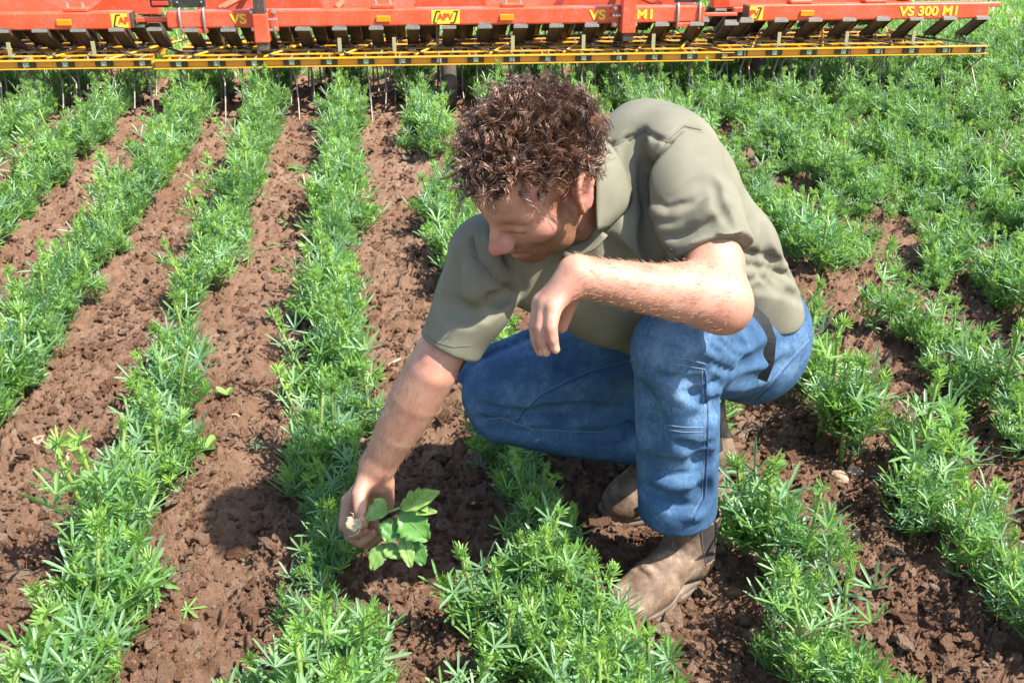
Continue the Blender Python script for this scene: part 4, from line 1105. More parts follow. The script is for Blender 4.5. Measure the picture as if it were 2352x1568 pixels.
n1 = nt.nodes.new('ShaderNodeTexNoise'); n1.inputs['Scale'].default_value = 1.0; n1.inputs['Detail'].default_value = 3; nt.links.new(mp.outputs[0], n1.inputs['Vector'])
n2 = noise_node(nt, 14, 6, 0.7); n3 = noise_node(nt, 160, 4, 0.7)
at = nt.nodes.new('ShaderNodeAttribute'); at.attribute_name = 'fade'
ad = nt.nodes.new('ShaderNodeMath'); ad.operation = 'MULTIPLY_ADD'; ad.inputs[1].default_value = 0.45; nt.links.new(n1.outputs['Fac'], ad.inputs[0]); nt.links.new(n2.outputs['Fac'], ad.inputs[2])
a2 = nt.nodes.new('ShaderNodeMath'); a2.operation = 'MULTIPLY_ADD'; a2.inputs[1].default_value = 0.35; nt.links.new(n3.outputs['Fac'], a2.inputs[0]); nt.links.new(ad.outputs[0], a2.inputs[2])
a3 = nt.nodes.new('ShaderNodeMath'); a3.operation = 'ADD'; nt.links.new(a2.outputs[0], a3.inputs[0]); nt.links.new(at.outputs['Fac'], a3.inputs[1])
r1 = ramp_node(nt, [(0.52, (0.016, 0.037, 0.076)), (0.80, (0.042, 0.094, 0.172)), (1.0, (0.115, 0.195, 0.295))])
a4 = nt.nodes.new('ShaderNodeMath'); a4.operation = 'MULTIPLY'; a4.inputs[1].default_value = 0.82; nt.links.new(a3.outputs[0], a4.inputs[0])
nt.links.new(a4.outputs[0], r1.inputs['Fac']); nt.links.new(r1.outputs['Color'], b.inputs['Base Color']); b.inputs['Roughness'].default_value = 0.85; b.inputs['Specular IOR Level'].default_value = 0.2
bp = nt.nodes.new('ShaderNodeBump'); bp.inputs['Strength'].default_value = 0.4; bp.inputs['Distance'].default_value = 0.0015
nt.links.new(a2.outputs[0], bp.inputs['Height']); nt.links.new(bp.outputs['Normal'], b.inputs['Normal'])
fd = 0.22 * np.exp(-((V - P(1540, 800, 1.6)) ** 2).sum(1) / 0.09 ** 2) + 0.12 * np.exp(-((V - P(1540, 980, 1.7)) ** 2).sum(1) / 0.10 ** 2) + 0.15 * np.exp(-((V - P(1760, 800, 1.97)) ** 2).sum(1) / 0.12 ** 2) + 0.10 * np.exp(-((V - P(1200, 850, 1.95)) ** 2).sum(1) / 0.10 ** 2)
jeans = world_child(mesh_obj('jeans', V, Q, m_denim))
set_attr(jeans, 'fade', np.repeat(fd[:, None], 3, 1).astype(np.float32))

# ---------------------------------------------------------------- boots
m_boot, nt, b = new_mat('boot_leather')
n1 = noise_node(nt, 22, 6, 0.65); r1 = ramp_node(nt, [(0.32, (0.045, 0.028, 0.018)), (0.47, (0.130, 0.080, 0.048)), (0.58, (0.21, 0.140, 0.092)), (0.68, (0.36, 0.26, 0.185))])
nt.links.new(n1.outputs['Fac'], r1.inputs['Fac']); nt.links.new(r1.outputs['Color'], b.inputs['Base Color']); b.inputs['Roughness'].default_value = 0.72
bp = nt.nodes.new('ShaderNodeBump'); bp.inputs['Strength'].default_value = 0.5; bp.inputs['Distance'].default_value = 0.003
n2 = noise_node(nt, 90, 6, 0.7); nt.links.new(n2.outputs['Fac'], bp.inputs['Height']); nt.links.new(bp.outputs['Normal'], b.inputs['Normal'])
m_sole = simple_mat('boot_sole', (0.17, 0.13, 0.10), 0.9, 0, 0.35, 30, 0.5, 120)
m_elastic = simple_mat('boot_elastic', (0.035, 0.028, 0.025), 0.9, 0, 0.2, 80, 0.4, 300)
m_thread = simple_mat('thread', (0.20, 0.16, 0.12), 0.8)

def boot(heel, toe, yaw_roll=0.0, shaft=None, label=None):
    fwd = _n(toe - heel); sd = _n(np.cross(fwd, [0, 0, 1.0])); up = np.cross(sd, fwd)
    M = np.stack([sd, fwd, up], 1); L = np.linalg.norm(toe - heel); k = L / 0.295
    f = Field((-0.09, -0.02, 0.0), (0.09, 0.32, 0.25), 0.0028)
    f.ell((0, 0.045, 0.050), (0.040, 0.045, 0.055), None, 0)
    f.cone((0, 0.075, 0.085), (0, 0.165, 0.062), 0.047, 0.043, 0.03)
    f.ell((0, 0.19, 0.045), (0.052, 0.070, 0.043), None, 0.03)
    f.ell((0, 0.235, 0.042), (0.046, 0.056, 0.038), None, 0.02)
    f.cone((0, 0.06, 0.08), (0, 0.055, 0.21), 0.050, 0.057, 0.025)
    f.cone((-0.05, 0.118, 0.125), (0.05, 0.118, 0.125), 0.004, 0.004, 0.012, 's')
    f.cone((-0.05, 0.205, 0.094), (0.05, 0.195, 0.094), 0.003, 0.003, 0.010, 's')
    f.cone((-0.05, 0.178, 0.105), (0.05, 0.172, 0.105), 0.003, 0.003, 0.010, 's')
    f.cone((0, 0.055, 0.15), (0, 0.055, 0.30), 0.050, 0.052, 0.003, 's')
    f.cut((0, 0, 0.026), (0, 0, -1), 0.004); f.cut((0, 0, 0.185), (0, 0, 1), 0.003)
    V, Q = f.mesh()
    T = lambda v: heel + (np.asarray(v) * k) @ M.T
    up_o = world_child(mesh_obj('boot', T(V), Q, m_boot))
    # elastic gusset at the ankle, on both sides
    bv = BVHTree.FromPolygons([tuple(v) for v in V], [tuple(q) for q in Q.tolist()])
    def proj(x, y, z, off):
        h = bv.ray_cast(Vector((x, y, z)), Vector((-np.sign(x), 0, 0)))
        return (np.array(h[0]) + np.array(h[1]) * off) if h[0] is not None else None
    for s in (-1, 1):
        vs, fs, nx, nz = [], [], 7, 12
        for j in range(nz + 1):
            t = j / nz
            wd = 0.012 + 0.016 * t
            for i in range(nx + 1):
                q = proj(s * 0.12, 0.060 + wd * (2 * i / nx - 1), 0.085 + 0.096 * t, 0.0012)
                vs.append(q if q is not None else np.array([s * 0.05, 0.06, 0.1]))
        for j in range(nz):
            for i in range(nx): a = j * (nx + 1) + i; fs.append((a, a + 1, a + nx + 2, a + nx + 1))
        mesh_obj('elastic_panel', T(vs), fs, m_elastic, up_o)
        edge = [vs[j * (nx + 1)] for j in range(nz, -1, -1)] + [vs[i] for i in range(nx + 1)] + [vs[j * (nx + 1) + nx] for j in range(nz + 1)]
        t = MB(); t.tube(T(edge), 0.0011, 4); t.build('stitching', m_thread, up_o)
    # sole: stacked outlines with a groove
    n = 40; ring = []
    for i in range(n):
        a = 2 * math.pi * i / n; y = 0.148 - 0.150 * math.cos(a)
        w_ = 0.040 + 0.016 * math.exp(-((y - 0.205) / 0.075) ** 2) - 0.006 * math.exp(-((y - 0.11) / 0.04) ** 2)
        ring.append((w_ * math.copysign(abs(math.sin(a)) ** 0.62, math.sin(a)) + (0.004 if y > 0.12 else 0), y))
    vs, fs = [], []
    lev = [(0.0, 0.985), (0.008, 1.0), (0.014, 1.0), (0.0155, 0.975), (0.018, 0.975), (0.0195, 1.0), (0.028, 0.995), (0.030, 0.96)]
    for z, sc in lev:
        for x, y in ring: vs.append((x * sc * 1.06, 0.148 + (y - 0.148) * sc, z + 0.010 * max(0, (y - 0.24) / 0.05) ** 2))
    for j in range(len(lev) - 1):
        for i in range(n): fs.append((j * n + i, j * n + (i + 1) % n, (j + 1) * n + (i + 1) % n, (j + 1) * n + i))
    fs.append(tuple(range(n - 1, -1, -1))); fs.append(tuple(range((len(lev) - 1) * n, len(lev) * n)))
    mesh_obj('sole', T(vs), fs, m_sole, up_o)
    for c in up_o.children: c.matrix_parent_inverse = Matrix.Identity(4)
    if label: up_o['label'] = label
    return up_o, T

bootL, _ = boot(np.array([0.602, 1.518, 0.004]), np.array([0.376, 1.376, 0.004]))
bootR, TR = boot(np.array([0.745, 1.765, 0.095]), np.array([0.446, 1.692, 0.0]))

# ---------------------------------------------------------------- hair: a mass of brown curls
hr_ = np.random.default_rng(11)
m_hair, nt, b = new_mat('hair')
at = nt.nodes.new('ShaderNodeAttribute'); at.attribute_name = 'tint'
nt.links.new(at.outputs['Color'], b.inputs['Base Color']); b.inputs['Roughness'].default_value = 0.34
b.inputs['Specular IOR Level'].default_value = 0.55
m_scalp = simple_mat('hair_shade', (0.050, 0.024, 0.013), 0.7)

def scalp_ok(q):
    """inside the hairline, q in head coordinates"""
    x, y, z = q[:, 0], q[:, 1], q[:, 2]
    line = np.where(y > 0.03, 0.060, np.where(y > -0.015, 0.026 + (y + 0.015) * 0.75, np.where(y > -0.05, 0.026 + (y + 0.015) * 0.5, -0.035 + (y + 0.05) * 0.5)))
    line = np.where(np.abs(x) < 0.045, np.where(y > 0.03, 0.062, line), line)
    return z > line
c0, r0 = np.array([0, -0.016, 0.031]), np.array([0.078, 0.100, 0.077])
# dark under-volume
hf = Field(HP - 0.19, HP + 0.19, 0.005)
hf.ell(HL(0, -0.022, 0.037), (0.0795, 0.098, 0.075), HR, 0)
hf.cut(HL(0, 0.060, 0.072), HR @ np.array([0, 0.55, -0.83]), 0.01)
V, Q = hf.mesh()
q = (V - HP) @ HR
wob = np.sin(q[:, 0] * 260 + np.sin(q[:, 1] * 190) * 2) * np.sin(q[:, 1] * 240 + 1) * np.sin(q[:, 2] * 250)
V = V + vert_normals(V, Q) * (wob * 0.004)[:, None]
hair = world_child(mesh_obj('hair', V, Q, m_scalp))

cand = hr_.normal(size=(9000, 3)); cand /= np.linalg.norm(cand, axis=1, keepdims=True)
pts = c0 + cand * r0
ok = scalp_ok(pts) & (pts[:, 2] > -0.06)
pts, nrm = pts[ok], (cand / r0)[ok]; nrm /= np.linalg.norm(nrm, axis=1, keepdims=True)
sel = []                                       # thin out to an even spacing
for i in range(len(pts)):
    if all(np.sum((pts[i] - pts[j]) ** 2) > 0.0062 ** 2 for j in sel): sel.append(i)
pts, nrm = pts[sel], nrm[sel]
NL = len(pts); SEG = 24; STR = 9
down = HR.T @ np.array([0, 0, -1.0])
Vs, Fs, Cs = [], [], []
nv = 0
tt = np.linspace(0, 1, SEG)
def strand(p, axis_dir, wd, c):
    """a flat hair ribbon with a slight fold, so that it shades from every side"""
    global nv
    tg = np.gradient(p, axis=0); tg /= np.linalg.norm(tg, axis=1, keepdims=True) + 1e-9
    e2 = np.cross(tg, axis_dir); e2 /= np.linalg.norm(e2, axis=1, keepdims=True) + 1e-9
    e3 = np.cross(tg, e2)
    ring = np.stack([p - e3 * wd[:, None] + e2 * (wd * 0.5)[:, None], p, p + e3 * wd[:, None] + e2 * (wd * 0.5)[:, None]], 1)
    k = len(p); Vs.append(ring.reshape(-1, 3)); Cs.append(np.tile(c, (k * 3, 1)))
    bb = nv + np.arange(k - 1) * 3
    Fs.append(np.concatenate([np.stack([bb + q, bb + q + 1, bb + q + 4, bb + q + 3], 1) for q in (0, 1)])); nv += k * 3
for i in range(NL):
    n = nrm[i]
    front = max(0.0, pts[i, 1] / 0.09) * (pts[i, 2] > 0.03)
    ax = n * 1.0 + hr_.normal(size=3) * 0.55 + down * 0.30 + np.array([0, 0.75 * front, 0.1])
    ax -= n * min(0, ax @ n - 0.15); ax /= np.linalg.norm(ax)
    L = hr_.uniform(0.024, 0.042) * (1 + 0.45 * front + 0.35 * max(0, pts[i, 0] / 0.08))
    rad = hr_.choice([hr_.uniform(0.0040, 0.0065), hr_.uniform(0.0065, 0.0095), hr_.uniform(0.009, 0.0125)], p=[0.3, 0.45, 0.25]); turns = hr_.uniform(0.9, 2.3); ph = hr_.uniform(0, 6.28); hand = 1 if hr_.random() < 0.5 else -1
    u = np.cross(ax, hr_.normal(size=3)); u /= np.linalg.norm(u); w = np.cross(ax, u)
    bend = down * 0.25 + hr_.normal(size=3) * 0.25
    tone = hr_.uniform(0.45, 1.4); warm = hr_.uniform(0, 1)
    c = np.array([0.098, 0.052, 0.033]) * tone + np.array([0.080, 0.040, 0.018]) * (warm > 0.70)
    for s in range(STR):
        loose = s >= STR - 2
        dp = hr_.normal() * (0.9 if loose else 0.30); dr_ = rad * (hr_.uniform(0.6, 1.6) if loose else hr_.uniform(0.80, 1.20)); ofs = hr_.normal(size=3) * (0.003 if loose else 0.0014); ll = L * hr_.uniform(0.85, 1.15)
        a = ph + dp + hand * 2 * math.pi * turns * tt
        env = np.clip(tt / 0.2, 0, 1) * (1 - 0.25 * tt)
        core = pts[i] - n * 0.004 + ofs + ax[None] * (tt * ll)[:, None] + bend[None] * (ll * 0.5 * tt ** 2)[:, None]
        p = core + (np.cos(a)[:, None] * u + np.sin(a)[:, None] * w) * (dr_ * env)[:, None]
        strand(p, ax, 0.00085 * (1 - 0.7 * tt ** 2), c * hr_.uniform(0.75, 1.3))
Vc = np.concatenate(Vs) @ HR.T + HP
curls = mesh_obj('curls', Vc, np.concatenate(Fs), m_hair, hair)
curls.matrix_parent_inverse = Matrix.Identity(4)
set_attr(curls, 'tint', np.concatenate(Cs).astype(np.float32))

# ---------------------------------------------------------------- collar, seams, straps laid on the clothes
def bvh_of(o):
    me = o.data
    return BVHTree.FromPolygons([v.co.copy() for v in me.vertices], [tuple(p.vertices) for p in me.polygons])
bv_shirt, bv_jeans = bvh_of(shirt), bvh_of(jeans)
def on(bv, x, y, off=0.0):
    r = Vector(P(x, y, 1.0) - CPOS).normalized()
    h = bv.ray_cast(Vector(CPOS), r)
    if h[0] is None: return None
    n = h[1] if h[1].dot(r) < 0 else -h[1]
    return np.array(h[0] + n * off), np.array(n)
def densify(pix, step=10):
    out = []
    for a, b in zip(pix[:-1], pix[1:]):
        m = max(1, int(math.hypot(b[0] - a[0], b[1] - a[1]) / step))
        out += [tuple(np.array(a) + (np.array(b) - np.array(a)) * t / m) for t in range(m)]
    return out + [pix[-1]]
def seam(bv, pix, mat, parent, r=0.0012, off=0.0006, name='seam', dash=False):
    pts = [q[0] for q in (on(bv, x, y, off) for x, y in densify(pix, 5 if dash else 9)) if q is not None]
    if len(pts) < 2: return
    m = MB()
    if dash:
        for i in range(0, len(pts) - 1, 2): m.tube([pts[i], pts[i + 1]], r, 4)
    else: m.tube(pts, r, 4)
    o = m.build(name, mat, parent, True); o.matrix_parent_inverse = Matrix.Identity(4); return o
def strap(bv, pix, width, mat, parent, th=0.003, off=0.003, name='strap'):
    """a flat band lying on the cloth; width across the picture in the same pixels as the line"""
    d = densify(pix, 10); vs = []
    hz = [on(bv, *p) for p in d]; zz_ = [((h[0] - CPOS) @ FWD) if h is not None else np.nan for h in hz]
    okz = [i for i, z_ in enumerate(zz_) if z_ == z_]; pf = np.polyfit(okz, [zz_[i] for i in okz], 2)
    for i, p in enumerate(d):
        t = np.array(d[min(i + 1, len(d) - 1)]) - np.array(d[max(i - 1, 0)]); t = t / np.linalg.norm(t); n = np.array([-t[1], t[0]])
        a, b = on(bv, *(np.array(p) - n * width / 2)), on(bv, *(np.array(p) + n * width / 2))
        if a is None or b is None: continue
        if name == 'hammer_loop':         # where the thigh falls away the loop hangs free of it
            zb = float(np.polyval(pf, i)) - 0.008
            pa, pb = np.array(p) - n * width / 2, np.array(p) + n * width / 2
            a, b = (P(pa[0], pa[1], zb), -FWD), (P(pb[0], pb[1], zb), -FWD)
        vs += [a[0] + a[1] * off, b[0] + b[1] * off, b[0] + b[1] * (off + th), a[0] + a[1] * (off + th)]
    k = len(vs) // 4; fs = []
    for i in range(k - 1):
        for j in range(4): fs.append((i * 4 + j, i * 4 + (j + 1) % 4, (i + 1) * 4 + (j + 1) % 4, (i + 1) * 4 + j))
    fs += [(3, 2, 1, 0), tuple(range((k - 1) * 4, k * 4))]
    o = mesh_obj(name, vs, fs, mat, parent, False); o.matrix_parent_inverse = Matrix.Identity(4)
    bm = bmesh.new(); bm.from_mesh(o.data); bmesh.ops.recalc_face_normals(bm, faces=bm.faces); bm.to_mesh(o.data); bm.free()
    return o
def patch(rows, mat, parent, th=0.0035, name='collar'):
    """a sheet through a grid of points, given thickness"""
    rows = [[np.asarray(p, float) for p in r] for r in rows]
    a, b = len(rows), len(rows[0]); vs = [p for r in rows for p in r]; fs = []
    for i in range(a - 1):
        for j in range(b - 1): fs.append((i * b + j, i * b + j + 1, (i + 1) * b + j + 1, (i + 1) * b + j))
    o = mesh_obj(name, vs, fs, mat, parent, True); o.matrix_parent_inverse = Matrix.Identity(4)
    s = o.modifiers.new('sub', 'SUBSURF'); s.levels = 2; s.render_levels = 2; s.boundary_smooth = 'PRESERVE_CORNERS'
    m = o.modifiers.new('thick', 'SOLIDIFY'); m.thickness = th; m.offset = 0
    return o
def front(x, y, off):
    q = on(bv_shirt, x, y, off); return q[0] if q is not None else P(x, y, 1.6)
col_in = [P(1366, 300, 1.595), P(1372, 360, 1.560), P(1370, 430, 1.548), P(1369, 480, 1.550), P(1372, 528, 1.556)]
col_out = [front(1400, 330, 0.004), front(1428, 375, 0.006), front(1446, 425, 0.007), front(1456, 474, 0.006), front(1392, 528, 0.010)]
patch([col_in, [a * 0.5 + b * 0.5 + (CPOS - b) * 0.006 for a, b in zip(col_in, col_out)], col_out], m_shirt, shirt)
patch([[P(1366, 520, 1.590), P(1352, 556, 1.600), P(1300, 566, 1.61)], [P(1396, 540, 1.580), P(1362, 584, 1.585), P(1290, 592, 1.60)]], m_shirt, shirt, name='collar')
m_dark = simple_mat('black_webbing', (0.020, 0.019, 0.020), 0.7, 0, 0.3, 120, 0.3, 500)
m_seam = simple_mat('denim_thread', (0.15, 0.20, 0.26), 0.85)
m_fold = simple_mat('denim_seam', (0.025, 0.06, 0.14), 0.9)
for pix in ([(1530, 820), (1575, 824), (1622, 836)], [(1530, 834), (1575, 840), (1620, 848)], [(1527, 975), (1575, 981), (1616, 981)], [(1527, 985), (1570, 992), (1616, 991)],
            [(1530, 820), (1529, 834)], [(1527, 975), (1527, 985)],
            [(1186, 965), (1200, 940), (1240, 905), (1300, 875), (1360, 850), (1455, 826)], [(1105, 965), (1150, 958), (1180, 970), (1225, 985), (1300, 990), (1400, 992)],
            [(1735, 912), (1770, 880), (1800, 840), (1858, 780)], [(1612, 850), (1618, 960), (1617, 1060), (1612, 1140), (1585, 1190)], [(1800, 756), (1822, 735), (1850, 722)]):
    seam(bv_jeans, pix, m_seam, jeans, 0.0007, 0.0002, 'stitching')
for pix in ([(1620, 852), (1626, 960), (1624, 1060), (1619, 1145), (1592, 1195)], [(1186, 970), (1204, 944), (1244, 909), (1304, 879), (1362, 854), (1455, 831)], [(1740, 916), (1775, 884), (1806, 844), (1860, 786)]):
    seam(bv_jeans, pix, m_fold, jeans, 0.0022, 0.0, 'seam')
strap(bv_jeans, [(1722, 712), (1752, 740), (1766, 780), (1762, 830), (1746, 872)], 30, m_dark, jeans, name='hammer_loop')
strap(bv_jeans, [(1734, 690), (1775, 695), (1796, 720), (1803, 755)], 22, m_dark, jeans)
m_sseam = simple_mat('shirt_seam', (0.115, 0.102, 0.070), 0.9)
for pix in ([(1610, 298), (1572, 290), (1542, 316), (1502, 370), (1486, 418), (1492, 468), (1506, 500)], [(1445, 324), (1478, 301), (1510, 319), (1540, 328)], [(1392, 337), (1420, 331), (1440, 320)],
            [(1534, 570), (1572, 588), (1642, 560), (1706, 538)], [(1538, 576), (1573, 593), (1644, 565), (1708, 543)], [(1084, 545), (1095, 590), (1130, 635), (1180, 668)], [(977, 768), (1000, 785), (1040, 797), (1082, 793)]):
    seam(bv_shirt, pix, m_sseam, shirt, 0.0011, 0.0, 'seam')
# pull tab with letters on the far boot
tabm = simple_mat('tab_cloth', (0.055, 0.055, 0.065), 0.8); tabw = simple_mat('tab_white', (0.6, 0.6, 0.6), 0.7)
bvb = bvh_of(bootR)
ta = [on(bvb, x, y, 0.004) for x, y in ((1461, 1162), (1490, 1150), (1494, 1160), (1467, 1177))]
if all(t is not None for t in ta):
    q = [t[0] for t in ta]
    tab = patch([[q[0], q[1]], [q[3], q[2]]], tabm, bootR, 0.002, 'pull_tab')
    ex = _n(q[1] - q[0]); ey = _n((q[0] - q[3]) - ex * ((q[0] - q[3]) @ ex)); ez = np.cross(ex, ey)
    if ez @ FWD > 0: ez = -ez
    cu = bpy.data.curves.new('lettering', 'FONT'); cu.body = 'Gri'; cu.size = 0.0105; cu.extrude = 0.0002
    to = bpy.data.objects.new('tmp', cu); COL.objects.link(to); bpy.context.view_layer.update()
    tm = bpy.data.meshes.new_from_object(to); bpy.data.objects.remove(to)
    lo = bpy.data.objects.new('lettering', tm); COL.objects.link(lo); tm.materials.append(tabw); lo.parent = tab
    M = Matrix.Identity(4); o0 = q[3] + ex * 0.004 + ey * 0.0035 + ez * 0.0022
    for i in range(3): M[i][0] = ex[i]; M[i][1] = ey[i]; M[i][2] = ez[i]; M[i][3] = o0[i]
    lo.matrix_parent_inverse = Matrix.Identity(4); lo.matrix_local = M

# fine fair hair on both forearms
bv_body = bvh_of(body); M_AH = simple_mat('arm_hair', (0.34, 0.19, 0.10), 0.5)
Vs, Fs, Cs = [], [], []; nv = 0
for A, B, cnt in ((Lelb, Lwri, 1100), (Relb, Rwri, 900)):
    ax_ = _n(B - A)
    for k in range(cnt):
        t_ = hr_.uniform(0.02, 1.02); c = A + (B - A) * t_; d = hr_.normal(size=3); d -= ax_ * (d @ ax_); d = _n(d)
        h = bv_body.ray_cast(Vector(c + d * 0.09), Vector(-d), 0.09)
        if h[0] is None: continue
        p0 = np.array(h[0]); nn_ = np.array(h[1]); g_ = _n(ax_ * 0.9 + nn_ * 0.42 + hr_.normal(size=3) * 0.22); l_ = hr_.uniform(0.007, 0.015)
        tq = np.linspace(0, 1, 4)[:, None]
        strand(p0 + g_ * l_ * tq - nn_ * 0.25 * l_ * tq ** 2, nn_, np.array([0.00022, 0.0002, 0.00016, 0.00006]), np.ones(3))
ah = mesh_obj('arm_hair', np.concatenate(Vs), np.concatenate(Fs), M_AH, body); ah.matrix_parent_inverse = Matrix.Identity(4)

# ================================================================= the weed in his hand
M_WEED = leaf_mat('weed_leaf', (0.25, 0.40, 0.10), (0.40, 0.62, 0.12), 0.2)
M_WEEDD = leaf_mat('weed_leaf_dark', (0.11, 0.265, 0.055), (0.24, 0.50, 0.07), 0.2)
M_ROOT = simple_mat('root', (0.42, 0.33, 0.20), 0.8, 0, 0.4, 120, 0.4, 300)
weed = empty('weed', tuple(P(805, 1208, 1.775)))
tag(weed, "uprooted broadleaf weed with lobed green leaves held in the man's reaching hand", 'weed')
def wchild(o, par):
    o.parent = par; o.matrix_parent_inverse = Matrix.Translation(-weed.location) if par is weed else Matrix.Identity(4); return o
def blade(base, tip, W, side_tilt, cup, mat, parent, lobes=0.0, nl=5, bow=0.0, name='leaf'):
    base, tip = np.asarray(base), np.asarray(tip); ax = tip - base; L = np.linalg.norm(ax); ax = ax / L
    nrm = -FWD + UP * side_tilt; nrm = _n(nrm - ax * (nrm @ ax)); sd = np.cross(ax, nrm)
    na, nb = 13, 6; vs, fs = [], []
    for i in range(na + 1):
        t = i / na; w = W * (math.sin(math.pi * (0.04 + 0.93 * t) ** 0.85) ** 0.8) * (1 + lobes * math.sin(t * nl * 6.28) ) * (0.35 + 0.65 * min(1, t / 0.3) if lobes else 1)
        for j in range(nb + 1):
            s = 2 * j / nb - 1
            p = base + ax * L * t + sd * (w * s + 0.04 * W * math.sin(t * 23 + s * 5)) + nrm * (cup * W * s * s + bow * L * math.sin(math.pi * t) + 0.07 * W * math.sin(t * 17 + s * 4))
            vs.append(p)
    for i in range(na):
        for j in range(nb): a = i * (nb + 1) + j; fs.append((a, a + 1, a + nb + 2, a + nb + 1))
    o = wchild(mesh_obj(name, vs, fs, mat, None, True), parent)
    md = o.modifiers.new('thick', 'SOLIDIFY'); md.thickness = 0.0005
    m = MB(); m.tube([np.array(vs[i * (nb + 1) + nb // 2]) + nrm * 0.0006 for i in range(na)], [0.0011 * (1 - 0.7 * i / na) for i in range(na)], 5)
    r = m.build('midrib', M_WEED, None, True); r.parent = o
    return o
def wp(zx, zy, z): return P(734 + 0.222 * zx, 988 + 0.222 * zy, z)
knot = wp(690, 850, 1.775)
m = MB(); m.tube([wp(380, 960, 1.762), wp(480, 940, 1.765), wp(600, 880, 1.770), knot, wp(830, 800, 1.765)], [0.0040, 0.0035, 0.003, 0.0028, 0.0022], 7)
wchild(m.build('stem', M_WEED, None, True), weed)
bmr = bmesh.new(); bmesh.ops.create_icosphere(bmr, subdivisions=3, radius=1.0)
for v in bmr.verts:
    c = np.array(v.co); d_ = 1 + 0.18 * math.sin(c[0] * 5 + 1) * math.sin(c[1] * 6) + 0.1 * math.sin(c[2] * 9)
    v.co = Vector(wp(355, 970, 1.760) + (RIGHT * c[0] * 0.0150 + UP * c[1] * 0.0130 + FWD * c[2] * 0.012) * d_)
me = bpy.data.meshes.new('root'); bmr.to_mesh(me); bmr.free(); me.materials.append(M_ROOT); me.polygons.foreach_set('use_smooth', np.full(len(me.polygons), True))
ro = bpy.data.objects.new('root', me); COL.objects.link(ro); wchild(ro, weed)
for a in ([(420, 1010, 1.752), (400, 1060, 1.750), (340, 1090, 1.752), (282, 1104, 1.756)], [(330, 930, 1.755), (300, 900, 1.752), (270, 905, 1.756)], [(390, 930, 1.752), (430, 960, 1.748), (440, 1010, 1.750)], [(350, 900, 1.755), (345, 860, 1.750), (320, 850, 1.752)]):
    m = MB(); m.tube([wp(*q) for q in a], [0.0014, 0.0011, 0.0008, 0.0005][:len(a)], 5); r = m.build('rootlet', M_ROOT, None, True); wchild(r, ro)
blade(wp(840, 800, 1.765), wp(1245, 640, 1.745), 0.019, 0.8, 0.10, M_WEED, weed, 0.0, bow=0.03)
for a, b_, w_ in (((930, 740), (945, 620), 0.0062), ((1010, 720), (1030, 590), 0.0075), ((960, 760), (1010, 860), 0.0062), ((1030, 745), (1115, 840), 0.0075), ((870, 770), (880, 700), 0.004)):
    blade(wp(*a, 1.757), wp(*b_, 1.750), w_, 0.8, 0.1, M_WEED, weed, name='leaf_lobe')
blade(wp(830, 840, 1.775), wp(1130, 1130, 1.765), 0.029, 0.1, 0.22, M_WEEDD, weed, 0.16, 7, 0.06)
blade(wp(870, 800, 1.768), wp(1215, 850, 1.752), 0.012, 0.9, 0.15, M_WEED, weed)
blade(wp(700, 760, 1.770), wp(490, 930, 1.750), 0.017, 0.6, 0.18, M_WEED, weed, 0.08, 4, 0.06)
blade(wp(690, 780, 1.772), wp(560, 720, 1.765), 0.010, 0.7, 0.1, M_WEED, weed)
blade(wp(760, 900, 1.785), wp(700, 1160, 1.770), 0.021, 0.2, 0.12, M_WEEDD, weed, 0.10, 5, 0.04)
blade(wp(790, 1010, 1.778), wp(862, 1150, 1.770), 0.013, 0.2, 0.1, M_WEED, weed, 0.1, 4)
blade(wp(655, 1170, 1.790), wp(545, 1445, 1.785), 0.016, 0.3, 0.16, M_WEED, weed, 0.04, 5, 0.03)
blade(wp(650, 1180, 1.792), wp(850, 1320, 1.782), 0.014, 0.5, 0.12, M_WEED, weed, 0.05, 5, 0.03)
blade(wp(860, 1060, 1.785), wp(945, 1415, 1.772), 0.014, 0.2, 0.16, M_WEED, weed, 0.08, 7, 0.03)
blade(wp(970, 1140, 1.788), wp(1075, 1395, 1.782), 0.017, 0.1, 0.15, M_WEEDD, weed, 0.10, 6, 0.03)

# ================================================================= loose leaves, seedlings and straw on the soil
M_STRAW = simple_mat('straw', (0.40, 0.28, 0.16), 0.8, 0, 0.3, 60)
M_PALE = simple_mat('dry_leaf', (0.55, 0.45, 0.28), 0.8, 0, 0.25, 40)
dr = np.random.default_rng(77)
def on_soil(px, py, up=0.0):
    g = G(px, py, 0.012); return np.array([g[0], g[1], float(soil_height(np.array([g[0]]), np.array([g[1]]))[0]) + up])
def fallen_leaf(px, py, ty, rz, label, s=1.0):
    v, f, mt = LEAFV[ty]
    v = v.copy(); v[:, 2] *= 0.35
    o = mesh_obj('fallen_leaf', v, f, mt, None, True); o.location = on_soil(px, py, 0.004); o.rotation_euler = (dr.normal() * 0.1, dr.normal() * 0.1, rz); o.scale = (s, s, s)
    tag(o, label, 'leaf', 'lupin leaves lying on the bare soil')
fallen_leaf(425, 1480, 5, 2.4, 'cut lupin leaf lying on soil near the bottom edge, beside a pressed track', 1.25)
fallen_leaf(405, 1420, 4, 1.0, 'wilted lupin leaf on bare soil above the cut leaf near the bottom edge', 0.9)
fallen_leaf(562, 1040, 8, 0.3, 'blue green lupin leaf on bare soil left of the row under the hand', 0.8)
fallen_leaf(540, 1282, 9, 0.2, "lupin leaf lying inside the round shadow of the man's head", 0.8)
fallen_leaf(880, 1430, 6, -0.6, 'lupin leaf lying on soil below the hanging weed leaves', 0.95)
